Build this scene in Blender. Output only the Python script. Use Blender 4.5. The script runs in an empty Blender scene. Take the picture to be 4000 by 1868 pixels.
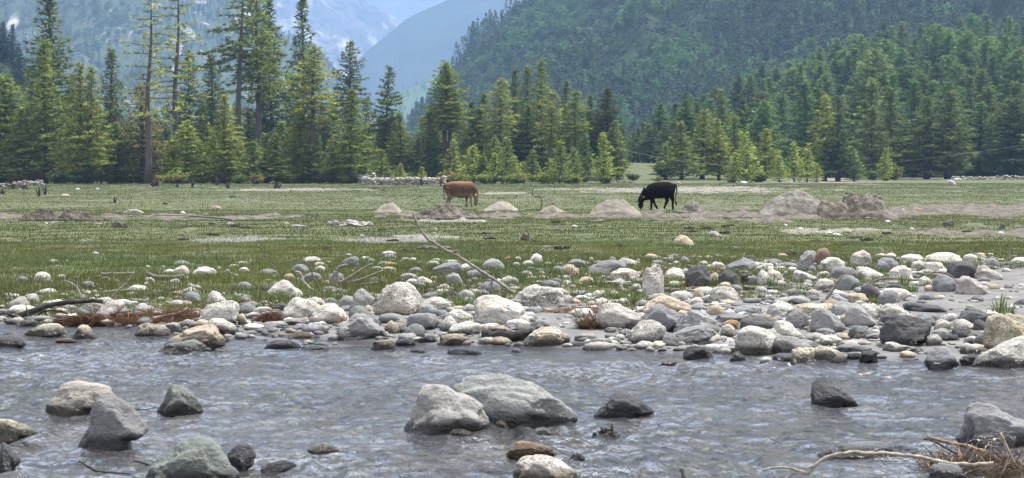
import bpy, bmesh, math, random
import numpy as np
from mathutils import Vector, Matrix, Euler
random.seed(7); RNG = np.random.default_rng(7)
sc = bpy.context.scene; COL = sc.collection
# ------------------------------------------------------------------ camera, sky, sun, exposure
FOC, ZC, YH = 7760.0, 1.65, 668.0            # focal length in source pixels, camera height, horizon row
PITCH = math.atan((934-YH)/FOC)
cam = bpy.data.objects.new('camera', bpy.data.cameras.new('camera')); COL.objects.link(cam)
cam.location = (0, 0, ZC); cam.rotation_euler = (math.pi/2-PITCH, 0, 0)
cam.data.sensor_width = 36; cam.data.lens = 36*FOC/4000; cam.data.clip_start = .5; cam.data.clip_end = 12000
sc.camera = cam
sc.render.resolution_x, sc.render.resolution_y = 1024, 478
SUN_EL, SUN_AZ = math.radians(66), math.radians(58)      # azimuth from +Y (view direction) towards +X
wd = bpy.data.worlds.new("World"); sc.world = wd; wd.use_nodes = True
nt = wd.node_tree; sky = nt.nodes.new('ShaderNodeTexSky'); sky.sky_type = 'NISHITA'; sky.sun_disc = False
sky.sun_elevation = SUN_EL; sky.sun_rotation = SUN_AZ; sky.altitude = 600; sky.dust_density = 5
bg = nt.nodes['Background']; bg.inputs['Strength'].default_value = .042
tcw = nt.nodes.new('ShaderNodeTexCoord'); mpw = nt.nodes.new('ShaderNodeMapping'); mpw.inputs['Scale'].default_value = (1, 1, 2.6)
cn = nt.nodes.new('ShaderNodeTexNoise'); cn.inputs['Scale'].default_value = 2.2; cn.inputs['Detail'].default_value = 7; cn.inputs['Roughness'].default_value = .58
cr = nt.nodes.new('ShaderNodeMapRange'); cr.inputs[1].default_value = .37; cr.inputs[2].default_value = .52; cr.inputs[4].default_value = .9
cm = nt.nodes.new('ShaderNodeMixRGB'); cm.inputs[2].default_value = (25, 25.2, 26, 1)        # drifting white clouds overhead
nt.links.new(tcw.outputs['Generated'], mpw.inputs[0]); nt.links.new(mpw.outputs[0], cn.inputs['Vector']); nt.links.new(cn.outputs['Fac'], cr.inputs[0])
nt.links.new(cr.outputs[0], cm.inputs[0]); nt.links.new(sky.outputs[0], cm.inputs[1]); nt.links.new(cm.outputs[0], bg.inputs['Color'])
sl = bpy.data.lights.new('sun', 'SUN'); sl.energy = 5; sl.angle = math.radians(.55); sl.color = (1, .965, .9)
so = bpy.data.objects.new('sun', sl); COL.objects.link(so)
sd = Vector((math.sin(SUN_AZ)*math.cos(SUN_EL), math.cos(SUN_AZ)*math.cos(SUN_EL), math.sin(SUN_EL)))
so.rotation_euler = sd.to_track_quat('Z', 'Y').to_euler(); so.location = (0, 50, 900)
sc.view_settings.view_transform = 'Standard'; sc.view_settings.look = 'None'
sc.view_settings.exposure = .95; sc.view_settings.gamma = 1
sc.render.engine = 'CYCLES'; cy = sc.cycles
cy.use_denoising = True; cy.max_bounces = 7; cy.diffuse_bounces = 3; cy.glossy_bounces = 3
cy.transparent_max_bounces = 12; cy.transmission_bounces = 4; cy.volume_bounces = 0
cy.sample_clamp_indirect = 6; cy.caustics_reflective = False; cy.caustics_refractive = False
# ------------------------------------------------------------------ numeric helpers
def ss(a, b, x):
    t = np.clip((np.asarray(x, float)-a)/(b-a), 0, 1); return t*t*(3-2*t)
def hsh(i, j, k, s=0):
    n = (i.astype(np.int64)*374761393+j.astype(np.int64)*668265263+k.astype(np.int64)*2147483647+s*974634777) & 0xffffffff
    n = ((n ^ (n >> 13))*1274126177) & 0xffffffff; n = (n ^ (n >> 16))*2246822519 & 0xffffffff
    return ((n ^ (n >> 15)) & 0xffffff)/float(0xffffff)*2-1
def vn(x, y, z=0., s=0):
    x, y, z = np.broadcast_arrays(np.asarray(x, float), np.asarray(y, float), np.asarray(z, float))
    i, j, k = np.floor(x), np.floor(y), np.floor(z); fx, fy, fz = x-i, y-j, z-k
    fx, fy, fz = [f*f*(3-2*f) for f in (fx, fy, fz)]; i, j, k = i.astype(int), j.astype(int), k.astype(int); r = 0
    for a in (0, 1):
        for b in (0, 1):
            for c in (0, 1):
                r = r+hsh(i+a, j+b, k+c, s)*(fx if a else 1-fx)*(fy if b else 1-fy)*(fz if c else 1-fz)
    return r
def fbm(x, y, z=0., o=4, s=0, g=.5):
    r, a = 0, 1.
    for q in range(o):
        r = r+a*vn(np.asarray(x)*2**q+q*17.3, np.asarray(y)*2**q+q*5.7, np.asarray(z)*2**q, s+q); a *= g
    return r
def interp(x, pts):
    p = np.array(pts, float); return np.interp(x, p[:, 0], p[:, 1])
# ------------------------------------------------------------------ terrain height
SHORE = [(-3000, 1262), (0, 1272), (500, 1290), (1000, 1318), (1500, 1348), (2000, 1366), (2500, 1385), (3000, 1400), (3400, 1418), (4000, 1432), (7000, 1440)]
ZW = -.2                                       # water level
def shoreY(px): return FOC*(ZC-ZW)/(interp(px, SHORE)-YH)
DIRT = [(-600, 838, 852), (0, 838, 862), (400, 834, 872), (900, 838, 866), (1300, 838, 858), (1600, 826, 862), (2000, 832, 856), (2400, 826, 858), (2800, 822, 864), (3150, 828, 864), (3450, 818, 858), (3700, 808, 842), (4000, 806, 838), (4700, 806, 838)]
PATCH = [('m', 780, 1120, 924, 948), ('m', 1230, 1620, 930, 952), ('g', 1540, 1760, 916, 932), ('g', 3020, 3420, 888, 916), ('d', 3330, 4100, 902, 922), ('d', 3180, 3400, 904, 914),
         ('g', 1600, 2000, 862, 872), ('g', 1640, 1780, 864, 874), ('g', 2060, 2420, 736, 745), ('g', 2240, 3120, 733, 755), ('g', 2550, 3000, 728, 742), ('g', 3000, 3420, 706, 716), ('g', 3400, 4100, 700, 708),
         ('g', 850, 1400, 737, 746), ('g', 2350, 2750, 630, 662), ('d', 2300, 2420, 700, 712), ('m', 2080, 2330, 1180, 1262), ('m', 3430, 4200, 1100, 1200), ('d', 300, 380, 930, 945), ('g', 1850, 2100, 753, 760)]
def masks(x, Y):
    Yc = np.maximum(Y, 8); px = 2000+FOC*x/Yc; py = YH+FOC*ZC/Yc
    n = fbm(x*.5, Y*.22, 0, 4, 11); nf = fbm(x*2.3, Y*.9, 0, 3, 23)
    lo, hi = interp(px, [(a, b) for a, b, c in DIRT]), interp(px, [(a, c) for a, b, c in DIRT])
    c, hw = (lo+hi)/2, (hi-lo)/2
    wl = interp(px, [(0, .9), (450, .55), (1350, .6), (1700, .95), (4000, .95)]); d = wl-np.abs(py-c)/hw+.75*n+.45*nf; dirt = ss(0, .5, d); grav = np.zeros_like(px); mud = np.zeros_like(px)
    for t, a, b, e, f in PATCH:
        r = np.sqrt(((px-(a+b)/2)/((b-a)/2))**2+((py-(e+f)/2)/((f-e)/2))**2)
        v = ss(0, .4, 1.15-r+.45*n+.3*nf)
        if t == 'd': dirt = np.maximum(dirt, v)
        elif t == 'g': grav = np.maximum(grav, v*.9)
        else: mud = np.maximum(mud, v)
    g = interp(px, [(-2000, 1180), (0, 1178), (600, 1196), (1000, 1185), (1300, 1175), (1700, 1150), (1900, 1185), (2100, 1150), (2450, 1175), (2700, 1120), (3000, 1140), (3300, 1130), (3500, 1100), (3800, 1050), (4000, 1030), (6000, 1030)])
    g = g+22*n+16*nf
    mud = np.maximum(mud, ss(-12, 12, py-g))
    # stray worn spots in the meadow
    w = ss(.62, .8, fbm(x*.35+40, Y*.12, 0, 4, 5))*ss(30, 45, Y); dirt = np.maximum(dirt, w*.5)
    return dirt, grav, mud
def farrise(px, Y):
    amt = interp(px, [(-3000, 3), (1200, 1.2), (2250, 2.), (2350, 3.4), (2700, 3.4), (2850, 1.1), (3300, .8), (7000, .8)])
    return amt*ss(262, 400, Y)
def height(x, Y):
    x = np.asarray(x, float); Y = np.asarray(Y, float); Yc = np.maximum(Y, 8); px = 2000+FOC*x/Yc
    d = Y-shoreY(px)
    z = np.where(d < 0, ZW-.34*ss(0, 3.5, -d)-.02, ZW-.02+.05*ss(0, .7, d)+.17*ss(0, 10, d))
    z = z+.5*(1-ss(4, 8.5, Y))
    z = z+np.where(d > 0, .022*ss(0, 2, d), .05)*fbm(x*1.1, Y*1.1, 0, 3, 3)
    z = z+.05*ss(30, 60, Y)*fbm(x*.12, Y*.12, 0, 3, 9)+farrise(px, Y)
    return z
def ground(px, py, z=None):
    dx, dy = (px-2000)/FOC, (934-py)/FOC
    vy = math.cos(PITCH)+dy*math.sin(PITCH); vz = -math.sin(PITCH)+dy*math.cos(PITCH)
    if z is not None:
        t = (z-ZC)/vz if vz < -1e-5 else 1e4; Y = min(t*vy, 420.)
    else:
        YS = np.geomspace(8, 430, 900); T = YS/vy; d = ZC+vz*T-height(dx*T, YS); k = np.argmax(d < 0) if (d < 0).any() else len(YS)-1
        Y = YS[k] if k == 0 or d[k] >= 0 else YS[k-1]+(YS[k]-YS[k-1])*d[k-1]/(d[k-1]-d[k])
    t = Y/vy; return Vector((dx*t, float(Y), ZC+vz*t))
def at(px, py, Y):
    dx, dy = (px-2000)/FOC, (934-py)/FOC
    vy = math.cos(PITCH)+dy*math.sin(PITCH); vz = -math.sin(PITCH)+dy*math.cos(PITCH); t = Y/vy
    return Vector((dx*t, Y, ZC+vz*t))
def hz(x, y): return float(height(np.array(x), np.array(y)))
# ------------------------------------------------------------------ object helpers
def tag(o, label=None, cat=None, group=None, kind=None):
    if label: o['label'] = label
    if cat: o['category'] = cat
    if group: o['group'] = group
    if kind: o['kind'] = kind
    return o
def empty(name, loc):
    o = bpy.data.objects.new(name, None); COL.objects.link(o); o.location = loc; o.empty_display_size = .2; return o
def link(name, me, mat=None, parent=None, loc=(0, 0, 0)):
    if mat is not None and not me.materials: me.materials.append(mat)
    o = bpy.data.objects.new(name, me); COL.objects.link(o); o.location = loc
    if parent is not None: o.parent = parent
    return o
def mesh(name, V, F, smooth=False, cols=None):
    V = np.asarray(V, np.float32); F = np.asarray(F, np.int32); me = bpy.data.meshes.new(name)
    k = F.shape[1]; me.vertices.add(len(V)); me.vertices.foreach_set('co', V.ravel())
    me.loops.add(F.size); me.loops.foreach_set('vertex_index', F.ravel())
    me.polygons.add(len(F)); me.polygons.foreach_set('loop_start', np.arange(0, F.size, k, dtype=np.int32))
    if smooth: me.polygons.foreach_set('use_smooth', np.ones(len(F), bool))
    else: me.polygons.foreach_set('use_smooth', np.zeros(len(F), bool))
    if cols is not None:
        for nm, c in cols.items():
            a = me.color_attributes.new(nm, 'FLOAT_COLOR', 'POINT')
            c4 = np.ones((len(V), 4), np.float32); c4[:, :c.shape[1]] = c; a.data.foreach_set('color', c4.ravel())
    me.update(calc_edges=True); return me
def grid_faces(nr, nc):
    i = np.arange(nr-1)[:, None]*nc+np.arange(nc-1)[None, :]
    return np.stack([i, i+1, i+nc+1, i+nc], -1).reshape(-1, 4)
def tube(pts, rad, n=6, cap=True, wob=0., seed=0):
    pts = np.array([list(p) for p in pts], float); rad = np.array(rad, float); r = np.random.default_rng(seed)
    T = np.gradient(pts, axis=0); T /= np.linalg.norm(T, axis=1)[:, None]+1e-9
    up = np.array([0, 0, 1.]) if abs(T[0, 2]) < .8 else np.array([1., 0, 0])
    V = []
    for p, t, q in zip(pts, T, rad):
        a = np.cross(t, up); a /= np.linalg.norm(a)+1e-9; b = np.cross(a, t)
        th = np.linspace(0, 2*np.pi, n, endpoint=False); w = 1+wob*r.standard_normal(n)
        V.append(p+(np.cos(th)*w)[:, None]*a*q+(np.sin(th)*w)[:, None]*b*q)
    V = np.concatenate(V); F = []
    for i in range(len(pts)-1):
        for j in range(n): F.append((i*n+j, i*n+(j+1) % n, (i+1)*n+(j+1) % n, (i+1)*n+j))
    V = np.concatenate([V, pts[:1], pts[-1:]]); c0, c1 = len(V)-2, len(V)-1
    for j in range(n):
        F.append((c0, (j+1) % n, j, j)); F.append((c1, (len(pts)-1)*n+j, (len(pts)-1)*n+(j+1) % n, (len(pts)-1)*n+(j+1) % n))
    return V, F
def tubes_mesh(name, lst, smooth=True):
    bm = bmesh.new()
    for V, F in lst:
        vs = [bm.verts.new(v) for v in V]
        for f in F:
            g = list(dict.fromkeys(f))
            if len(g) > 2:
                try: bm.faces.new([vs[i] for i in g])
                except ValueError: pass
    bmesh.ops.recalc_face_normals(bm, faces=bm.faces)
    me = bpy.data.meshes.new(name); bm.to_mesh(me); bm.free()
    me.polygons.foreach_set('use_smooth', np.full(len(me.polygons), smooth)); return me
def crv(pts, n):
    """smooth resample of a polyline (Catmull-Rom)"""
    P = np.array([list(p) for p in pts], float)
    if len(P) == 2: return np.linspace(P[0], P[1], n)
    Q = np.vstack([2*P[0]-P[1], P, 2*P[-1]-P[-2]]); out = []
    for u in np.linspace(0, len(P)-1-1e-6, n):
        i = int(u); t = u-i; a, b, c, d = Q[i:i+4]
        out.append(.5*((2*b)+(-a+c)*t+(2*a-5*b+4*c-d)*t*t+(-a+3*b-3*c+d)*t**3))
    return np.array(out)
# ------------------------------------------------------------------ materials
class NT:
    def __init__(s, name):
        s.m = bpy.data.materials.new(name); s.m.use_nodes = True; s.t = s.m.node_tree
        s.b = s.t.nodes['Principled BSDF']; s.out = s.t.nodes['Material Output']
    def n(s, ty, **k):
        o = s.t.nodes.new('ShaderNode'+ty)
        for a, v in k.items(): setattr(o, a, v)
        return o
    def l(s, a, b): s.t.links.new(a, b)
    def put(s, sock, v):
        if hasattr(v, 'is_linked') or hasattr(v, 'links'): s.l(v, sock)
        else: sock.default_value = v
    def noise(s, co, scale, det=4, rough=.55, dist=0.):
        o = s.n('TexNoise'); o.inputs['Scale'].default_value = scale; o.inputs['Detail'].default_value = det
        o.inputs['Roughness'].default_value = rough; o.inputs['Distortion'].default_value = dist
        if co is not None: s.l(co, o.inputs['Vector'])
        return o.outputs['Fac']
    def ramp(s, f, a, b, c0=0., c1=1.):
        o = s.n('MapRange'); s.l(f, o.inputs['Value'])
        for i, v in zip((1, 2, 3, 4), (a, b, c0, c1)): o.inputs[i].default_value = v
        return o.outputs[0]
    def mix(s, f, a, b, mode='MIX'):
        o = s.n('MixRGB', blend_type=mode); s.put(o.inputs[0], f)
        for i, v in ((1, a), (2, b)):
            if isinstance(v, tuple): o.inputs[i].default_value = (*v[:3], 1)
            else: s.l(v, o.inputs[i])
        return o.outputs[0]
    def math(s, op, a, b=0.):
        o = s.n('Math', operation=op); s.put(o.inputs[0], a); s.put(o.inputs[1], b); return o.outputs[0]
    def map(s, co, sc_=(1, 1, 1)):
        o = s.n('Mapping'); o.inputs['Scale'].default_value = sc_; s.l(co, o.inputs[0]); return o.outputs[0]
    def bump(s, h, dist, st=1.):
        o = s.n('Bump'); o.inputs['Distance'].default_value = dist; o.inputs['Strength'].default_value = st
        s.l(h, o.inputs['Height']); s.l(o.outputs[0], s.b.inputs['Normal']); return o
    def attr(s, nm): return s.n('Attribute', attribute_name=nm)
def obj_co(M):
    """object coordinates shifted by the object's random value"""
    tc = M.n('TexCoord'); oi = M.n('ObjectInfo'); v = M.n('VectorMath', operation='ADD')
    k = M.math('MULTIPLY', oi.outputs['Random'], 90.); M.l(tc.outputs['Object'], v.inputs[0]); M.l(k, v.inputs[1]); return v.outputs[0], oi
# terrain
M = NT('meadow_ground'); tc = M.n('TexCoord'); co = tc.outputs['Object']; at_ = M.attr('mask'); sp = M.n('SeparateColor'); M.l(at_.outputs['Color'], sp.inputs[0])
n1 = M.noise(co, 2.2, 6, .65); n2 = M.noise(co, .22, 5, .6); n3 = M.noise(co, 14, 4, .6); n4 = M.noise(co, .9, 5, .6)
grass = M.mix(M.ramp(n2, .35, .65), (.046, .062, .022), (.074, .09, .03))
grass = M.mix(M.ramp(n4, .4, .7), grass, (.098, .106, .042)); grass = M.mix(M.ramp(n1, .52, .72, 0, .5), grass, (.11, .1, .06))
soil = M.mix(M.ramp(n1, .4, .62), (.062, .052, .04), (.155, .134, .108)); soil = M.mix(M.ramp(n3, .5, .7, 0, .7), soil, (.05, .04, .032))
grav = M.mix(M.ramp(n3, .42, .58), (.12, .112, .09), (.27, .25, .21))
mud = M.mix(M.ramp(n1, .3, .7), (.085, .082, .08), (.185, .18, .172)); mud = M.mix(M.ramp(n3, .55, .7, 0, .6), mud, (.24, .23, .21))
br = M.math('MULTIPLY', M.math('SUBTRACT', n4, .5), 2.2); br = M.math('ADD', br, M.math('MULTIPLY', M.math('SUBTRACT', n1, .5), 1.6)); c = M.mix(M.ramp(M.math('ADD', sp.outputs[0], br), .35, .6), grass, soil); c = M.mix(M.ramp(M.math('ADD', sp.outputs[1], br), .42, .62, 0, .85), c, grav); c = M.mix(sp.outputs[2], c, mud)
geo = M.n('NewGeometry'); sx = M.n('SeparateXYZ'); M.l(geo.outputs['Position'], sx.inputs[0])
wet = M.ramp(M.math('ADD', sx.outputs[2], M.math('MULTIPLY', n1, .05)), -.175, -.13, 1, 0)
bed = M.mix(M.ramp(n1, .4, .6), (.1, .082, .058), (.36, .29, .2)); c = M.mix(M.ramp(sx.outputs[2], -.27, -.215, 1, 0), c, bed)
c = M.mix(wet, c, M.mix(1., c, (.5, .5, .52), 'MULTIPLY')); M.l(c, M.b.inputs['Base Color'])
M.l(M.ramp(wet, 0, 1, .9, .28), M.b.inputs['Roughness']); M.b.inputs['Specular IOR Level'].default_value = .3
M.bump(M.math('ADD', n1, M.math('MULTIPLY', n3, .4)), .05); MAT_GROUND = M.m
# rocks: colour and fleck strength (alpha) come from the object
M = NT('river_rock'); co, oi = obj_co(M); base = oi.outputs['Color']; al = oi.outputs['Alpha']
n1 = M.noise(co, 5, 5, .6); n2 = M.noise(co, 52, 4, .7); n3 = M.noise(co, 1.9, 3, .5, .6); n4 = M.noise(M.map(co, (6, 6, 30)), 1.6, 4, .6)
mot = M.mix(M.ramp(n1, .36, .64), (.62, .6, .58), (1.22, 1.21, 1.19)); mot = M.mix(M.math('ADD', M.math('MULTIPLY', al, .6), .4), (1., 1., 1.), mot); c = M.mix(1., base, mot, 'MULTIPLY')
c = M.mix(M.ramp(n4, .5, .7, 0, .4), c, M.mix(1., base, (.55, .56, .6), 'MULTIPLY'))
fl = M.math('MULTIPLY', M.ramp(n2, .53, .6), M.ramp(n1, .36, .58, .15, .9)); fl = M.math('MULTIPLY', fl, al); c = M.mix(fl, c, (.06, .055, .05))
st = M.noise(co, 3.4, 8, .72, .5); c = M.mix(M.math('MULTIPLY', M.ramp(st, .54, .62), M.math('MULTIPLY', al, .75)), c, (.11, .1, .088))
li = M.math('MULTIPLY', M.ramp(n3, .6, .72), .5); c = M.mix(M.math('MULTIPLY', li, al), c, (.3, .22, .1))
fl2 = M.math('MULTIPLY', M.ramp(n2, .4, .46, .6, 0), al); c = M.mix(fl2, c, (.72, .7, .66))
geo = M.n('NewGeometry'); sx = M.n('SeparateXYZ'); M.l(geo.outputs['Position'], sx.inputs[0])
hgt = M.math('ADD', sx.outputs[2], M.math('MULTIPLY', n1, -.09))
wet = M.ramp(hgt, -.18, -.12, 1, 0)
alg = M.math('MULTIPLY', M.ramp(hgt, -.19, -.13, 1, 0), M.ramp(n3, .42, .6)); alg = M.math('MULTIPLY', alg, M.math('MULTIPLY', al, .75)); c = M.mix(alg, c, (.17, .115, .03))
c = M.mix(wet, c, M.mix(1., c, (.2, .2, .21), 'MULTIPLY')); M.l(c, M.b.inputs['Base Color'])
M.l(M.ramp(wet, 0, 1, .85, .16), M.b.inputs['Roughness']); M.b.inputs['Specular IOR Level'].default_value = .35
M.bump(M.math('ADD', M.math('MULTIPLY', n1, 1.), M.math('ADD', M.math('MULTIPLY', n2, .4), M.math('MULTIPLY', n4, .25))), .07); MAT_ROCK = M.m
# water
M = NT('stream_water'); tc = M.n('TexCoord'); co = tc.outputs['Object']; M.t.nodes.remove(M.b)
a = M.noise(M.map(co, (1, .62, 1)), 7, 4, .6, .5); b = M.noise(M.map(co, (1, .75, 1)), 23, 3, .6, .3); d = M.noise(M.map(co, (.8, .5, 1)), 2.1, 3, .5, .4)
cu = M.ramp(M.noise(M.map(co, (.5, 1.1, 1)), .55, 3, .55, .8), .38, .62, .35, 1.35)
h = M.math('ADD', M.math('ADD', M.math('MULTIPLY', M.math('MULTIPLY', a, cu), .6), M.math('MULTIPLY', b, .2)), M.math('MULTIPLY', d, .8))
bp = M.n('Bump'); bp.inputs['Distance'].default_value = .2; bp.inputs['Strength'].default_value = 1; M.l(h, bp.inputs['Height'])
fr = M.n('Fresnel'); fr.inputs[0].default_value = 1.4; M.l(bp.outputs[0], fr.inputs[1])
gl = M.n('BsdfGlossy'); gl.inputs['Roughness'].default_value = .05; gl.inputs['Color'].default_value = (1, 1, 1, 1); M.l(bp.outputs[0], gl.inputs['Normal'])
tr = M.n('BsdfTransparent'); tr.inputs['Color'].default_value = (.66, .68, .66, 1)
di = M.n('BsdfDiffuse'); di.inputs['Color'].default_value = (.36, .37, .41, 1); M.l(bp.outputs[0], di.inputs['Normal'])
m0 = M.n('MixShader'); m0.inputs[0].default_value = .07; M.l(tr.outputs[0], m0.inputs[1]); M.l(di.outputs[0], m0.inputs[2])
m1 = M.n('MixShader'); M.l(fr.outputs[0], m1.inputs[0]); M.l(m0.outputs[0], m1.inputs[1]); M.l(gl.outputs[0], m1.inputs[2]); M.l(m1.outputs[0], M.out.inputs[0]); MAT_WATER = M.m
# foliage: object colour x per-clump tint
def foliage(name, trans=.25, rough=.7):
    M = NT(name); oi = M.n('ObjectInfo'); t = M.attr('tint'); c = M.mix(1., oi.outputs['Color'], t.outputs['Color'], 'MULTIPLY')
    M.l(c, M.b.inputs['Base Color']); M.b.inputs['Roughness'].default_value = rough; M.b.inputs['Specular IOR Level'].default_value = .25
    tl = M.n('BsdfTranslucent'); M.l(c, tl.inputs[0]); ms = M.n('MixShader'); ms.inputs[0].default_value = trans
    M.l(M.b.outputs[0], ms.inputs[1]); M.l(tl.outputs[0], ms.inputs[2]); M.l(ms.outputs[0], M.out.inputs[0]); return M.m
MAT_NEEDLE = foliage('conifer_needles', .42); MAT_GRASS = foliage('grass_blades', .35, .55); MAT_WOODS = foliage('distant_foliage', .35, .8)
def simple(name, c0, c1, scale, det=5, rough=.85, bump=.02, stretch=(1, 1, 1), tint=False):
    M = NT(name); co, oi = obj_co(M); n = M.noise(M.map(co, stretch), scale, det, .62); c = M.mix(M.ramp(n, .3, .7), c0, c1)
    if tint: c = M.mix(1., c, oi.outputs['Color'], 'MULTIPLY')
    M.l(c, M.b.inputs['Base Color']); M.b.inputs['Roughness'].default_value = rough; M.b.inputs['Specular IOR Level'].default_value = .25
    if bump: M.bump(n, bump)
    return M.m
MAT_BARK = simple('conifer_bark', (.045, .038, .034), (.13, .115, .1), 3, bump=.06, stretch=(4, 4, 1))
MAT_DRIFT = simple('weathered_wood', (.16, .14, .125), (.5, .47, .43), 9, bump=.008, stretch=(3, 3, 3), tint=True)
MAT_CHAR = simple('dark_rotten_wood', (.012, .011, .01), (.065, .06, .055), 14, bump=.015)
MAT_STUMP = simple('old_stump_wood', (.05, .045, .04), (.19, .175, .16), 6, bump=.02)
MAT_STRAW = foliage('dead_pine_needles', .15, .6)
MAT_DIRT = simple('dug_soil', (.066, .062, .054), (.25, .238, .212), 3.2, 7, bump=.09, tint=True)
MAT_SAND = simple('pale_sand', (.23, .215, .185), (.37, .355, .32), 5, 7, bump=.03, tint=True)
MAT_PIPE = simple('grey_plastic_pipe', (.05, .055, .06), (.12, .125, .13), 4, rough=.5, bump=0)
MAT_CABLE = simple('metal_cable', (.2, .2, .2), (.3, .3, .3), 4, rough=.5, bump=0)
MAT_LITTER = simple('white_plastic', (.6, .62, .65), (.8, .8, .82), 6, rough=.5, bump=.01)
# ------------------------------------------------------------------ ground sheet
ucol = np.concatenate([np.linspace(-6, -.75, 22), np.linspace(-.72, -.3, 40), np.linspace(-.295, .295, 720), np.linspace(.3, .72, 40), np.linspace(.75, 6, 22)])
yr = np.concatenate([np.linspace(-60, 6, 24), np.geomspace(7, 46, 420), np.geomspace(46.4, 420, 420)[1:], np.geomspace(425, 9900, 60)])
UU, YY = np.meshgrid(ucol, yr); XX = np.clip(UU*np.maximum(YY, 8), -3400, 3400)
mk = masks(XX, YY); ZZ = height(XX, YY); ZZ = ZZ+mk[0]*ss(40, 60, YY)*(.11*fbm(XX*1.9, YY*.8, 0, 4, 31)+.02)+mk[1]*.03*fbm(XX*3, YY*3, 0, 3, 37)
me = mesh('ground', np.stack([XX, YY, ZZ], -1).reshape(-1, 3), grid_faces(len(yr), len(ucol)), True, {'mask': np.stack(mk, -1).reshape(-1, 3)})
tag(link('ground', me, MAT_GROUND), kind='structure')
# ------------------------------------------------------------------ mountains
def mtn(Y0, Yr, sky, amp, sc_, seed, prof=1.15, valley=0.):
    """returns z(px, Y) of a slope rising from Y0 to a ridge at Yr whose crest follows the skyline points"""
    def f(px, Y):
        s = interp(px, sky); t = np.clip((Y-Y0)/(Yr-Y0), 0, 1.6); zr = ZC+(YH-s)/FOC*Yr
        p = np.where(t < 1, np.power(np.minimum(t, 1), prof), 1-(t-1)*.5); x = (px-2000)/FOC*Y
        n = fbm(x/sc_, Y/sc_/1.6, 0, 5, seed); rid = 1-np.abs(fbm(x/sc_*1.3, Y/sc_/3.5, 0, 3, seed+9))*2
        env = np.minimum(t*3, 1)*(1-.8*np.clip(1-np.abs(t-1)*5, 0, 1))
        return -2+(zr+2)*p+amp*env*(n*.7+rid*.5)*np.minimum(1, np.maximum(zr, 5)/100+.25)
    return f
def mount(name, f, x0, x1, Y0, Y1, nx, ny, mat):
    PX, YY_ = np.meshgrid(np.linspace(x0, x1, nx), np.linspace(Y0, Y1, ny)); X = (PX-2000)/FOC*YY_
    me = mesh(name, np.stack([X, YY_, f(PX, YY_)], -1).reshape(-1, 3), grid_faces(ny, nx), True)
    return tag(link(name, me, mat), kind='structure')
def mtmat(name, cols, scale, rockc, rock_lo, rock_hi, str_=(1, 1, 1), bump=4.):
    M = NT(name); tc = M.n('TexCoord'); co = tc.outputs['Object']; n = M.noise(co, scale, 8, .62); n2 = M.noise(M.map(co, str_), scale*2.6, 7, .65, .4); n3 = M.noise(co, scale*9, 5, .6)
    c = M.mix(M.ramp(n, .38, .62), cols[0], cols[1]); c = M.mix(M.ramp(n3, .45, .62), c, cols[2]); c = M.mix(M.ramp(n2, rock_lo, rock_hi), c, rockc)
    M.l(c, M.b.inputs['Base Color']); M.b.inputs['Roughness'].default_value = 1; M.b.inputs['Specular IOR Level'].default_value = .05; M.bump(n2, bump); return M.m
# far rocky mountain with scree
skB = [(-3000, -260), (0, -250), (700, -230), (1100, -160), (1350, -60), (1448, 0), (1520, 42), (1594, 78), (1750, 170), (2100, 300), (7000, 300)]
fB = mtn(5700, 7500, skB, 120, 520, 61, 1.1)
mB = mtmat('bare_rock_mountain', [(.06, .065, .055), (.2, .18, .16), (.04, .05, .035)], .0035, (.6, .55, .47), .5, .72, (1.8, .5, .3), 26)
mount('rocky_mountain', fB, -1000, 5000, 5680, 8100, 420, 150, mB)
fB2 = mtn(8000, 9500, [(-3000, -60), (1200, -60), (1600, -30), (1900, -80), (7000, -80)], 90, 700, 63, 1.)
mB2 = mtmat('distant_ridge_rock', [(.1, .11, .1), (.14, .14, .12), (.09, .1, .08)], .003, (.3, .28, .25), .6, .75, (1, 1, 1), 20)
mount('distant_ridge', fB2, 0, 4500, 7950, 9880, 160, 60, mB2)
# blue ridge in the middle
skC = [(-3000, 700), (1000, 620), (1250, 420), (1370, 285), (1410, 227), (1442, 202), (1524, 139), (1587, 82), (1748, 0), (1900, -75), (2200, -160), (3000, -260), (7000, -280)]
fC = mtn(4400, 5500, skC, 42, 400, 71, 1.0)
mC = mtmat('hazy_wooded_ridge', [(.035, .05, .035), (.05, .065, .04), (.04, .055, .035)], .005, (.08, .09, .06), .6, .8, (1, 1, 1), 8)
mount('blue_ridge', fC, 1000, 5400, 4390, 6100, 260, 110, mC)
# light green foot slope
skG = [(900, 620), (1380, 470), (1520, 375), (1700, 300), (1900, 215), (2130, 150), (2600, 120), (4000, 100)]
fG = mtn(3000, 3800, skG, 16, 170, 77, 1.0)
mG = mtmat('light_green_slope', [(.075, .125, .045), (.1, .155, .055), (.07, .11, .04)], .02, (.2, .2, .15), .66, .75, (1, 1, 1), 4)
mount('green_slope', fG, 900, 4000, 2990, 4000, 220, 60, mG)
# left wooded mountain
skA = [(-3000, -400), (0, -330), (400, -240), (700, -150), (900, -60), (1020, 40), (1090, 150), (1180, 300), (1300, 430), (1420, 520), (1550, 590), (1700, 640), (2000, 680)]
fA = mtn(1900, 3000, skA, 75, 300, 81, 1.05)
mA = mtmat('left_mountain_slope', [(.055, .08, .045), (.085, .105, .06), (.05, .068, .04)], .012, (.42, .39, .34), .57, .66, (1.3, .5, .5), 8)
mount('wooded_mountain', fA, -3000, 2000, 1890, 3400, 420, 200, mA)
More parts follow.
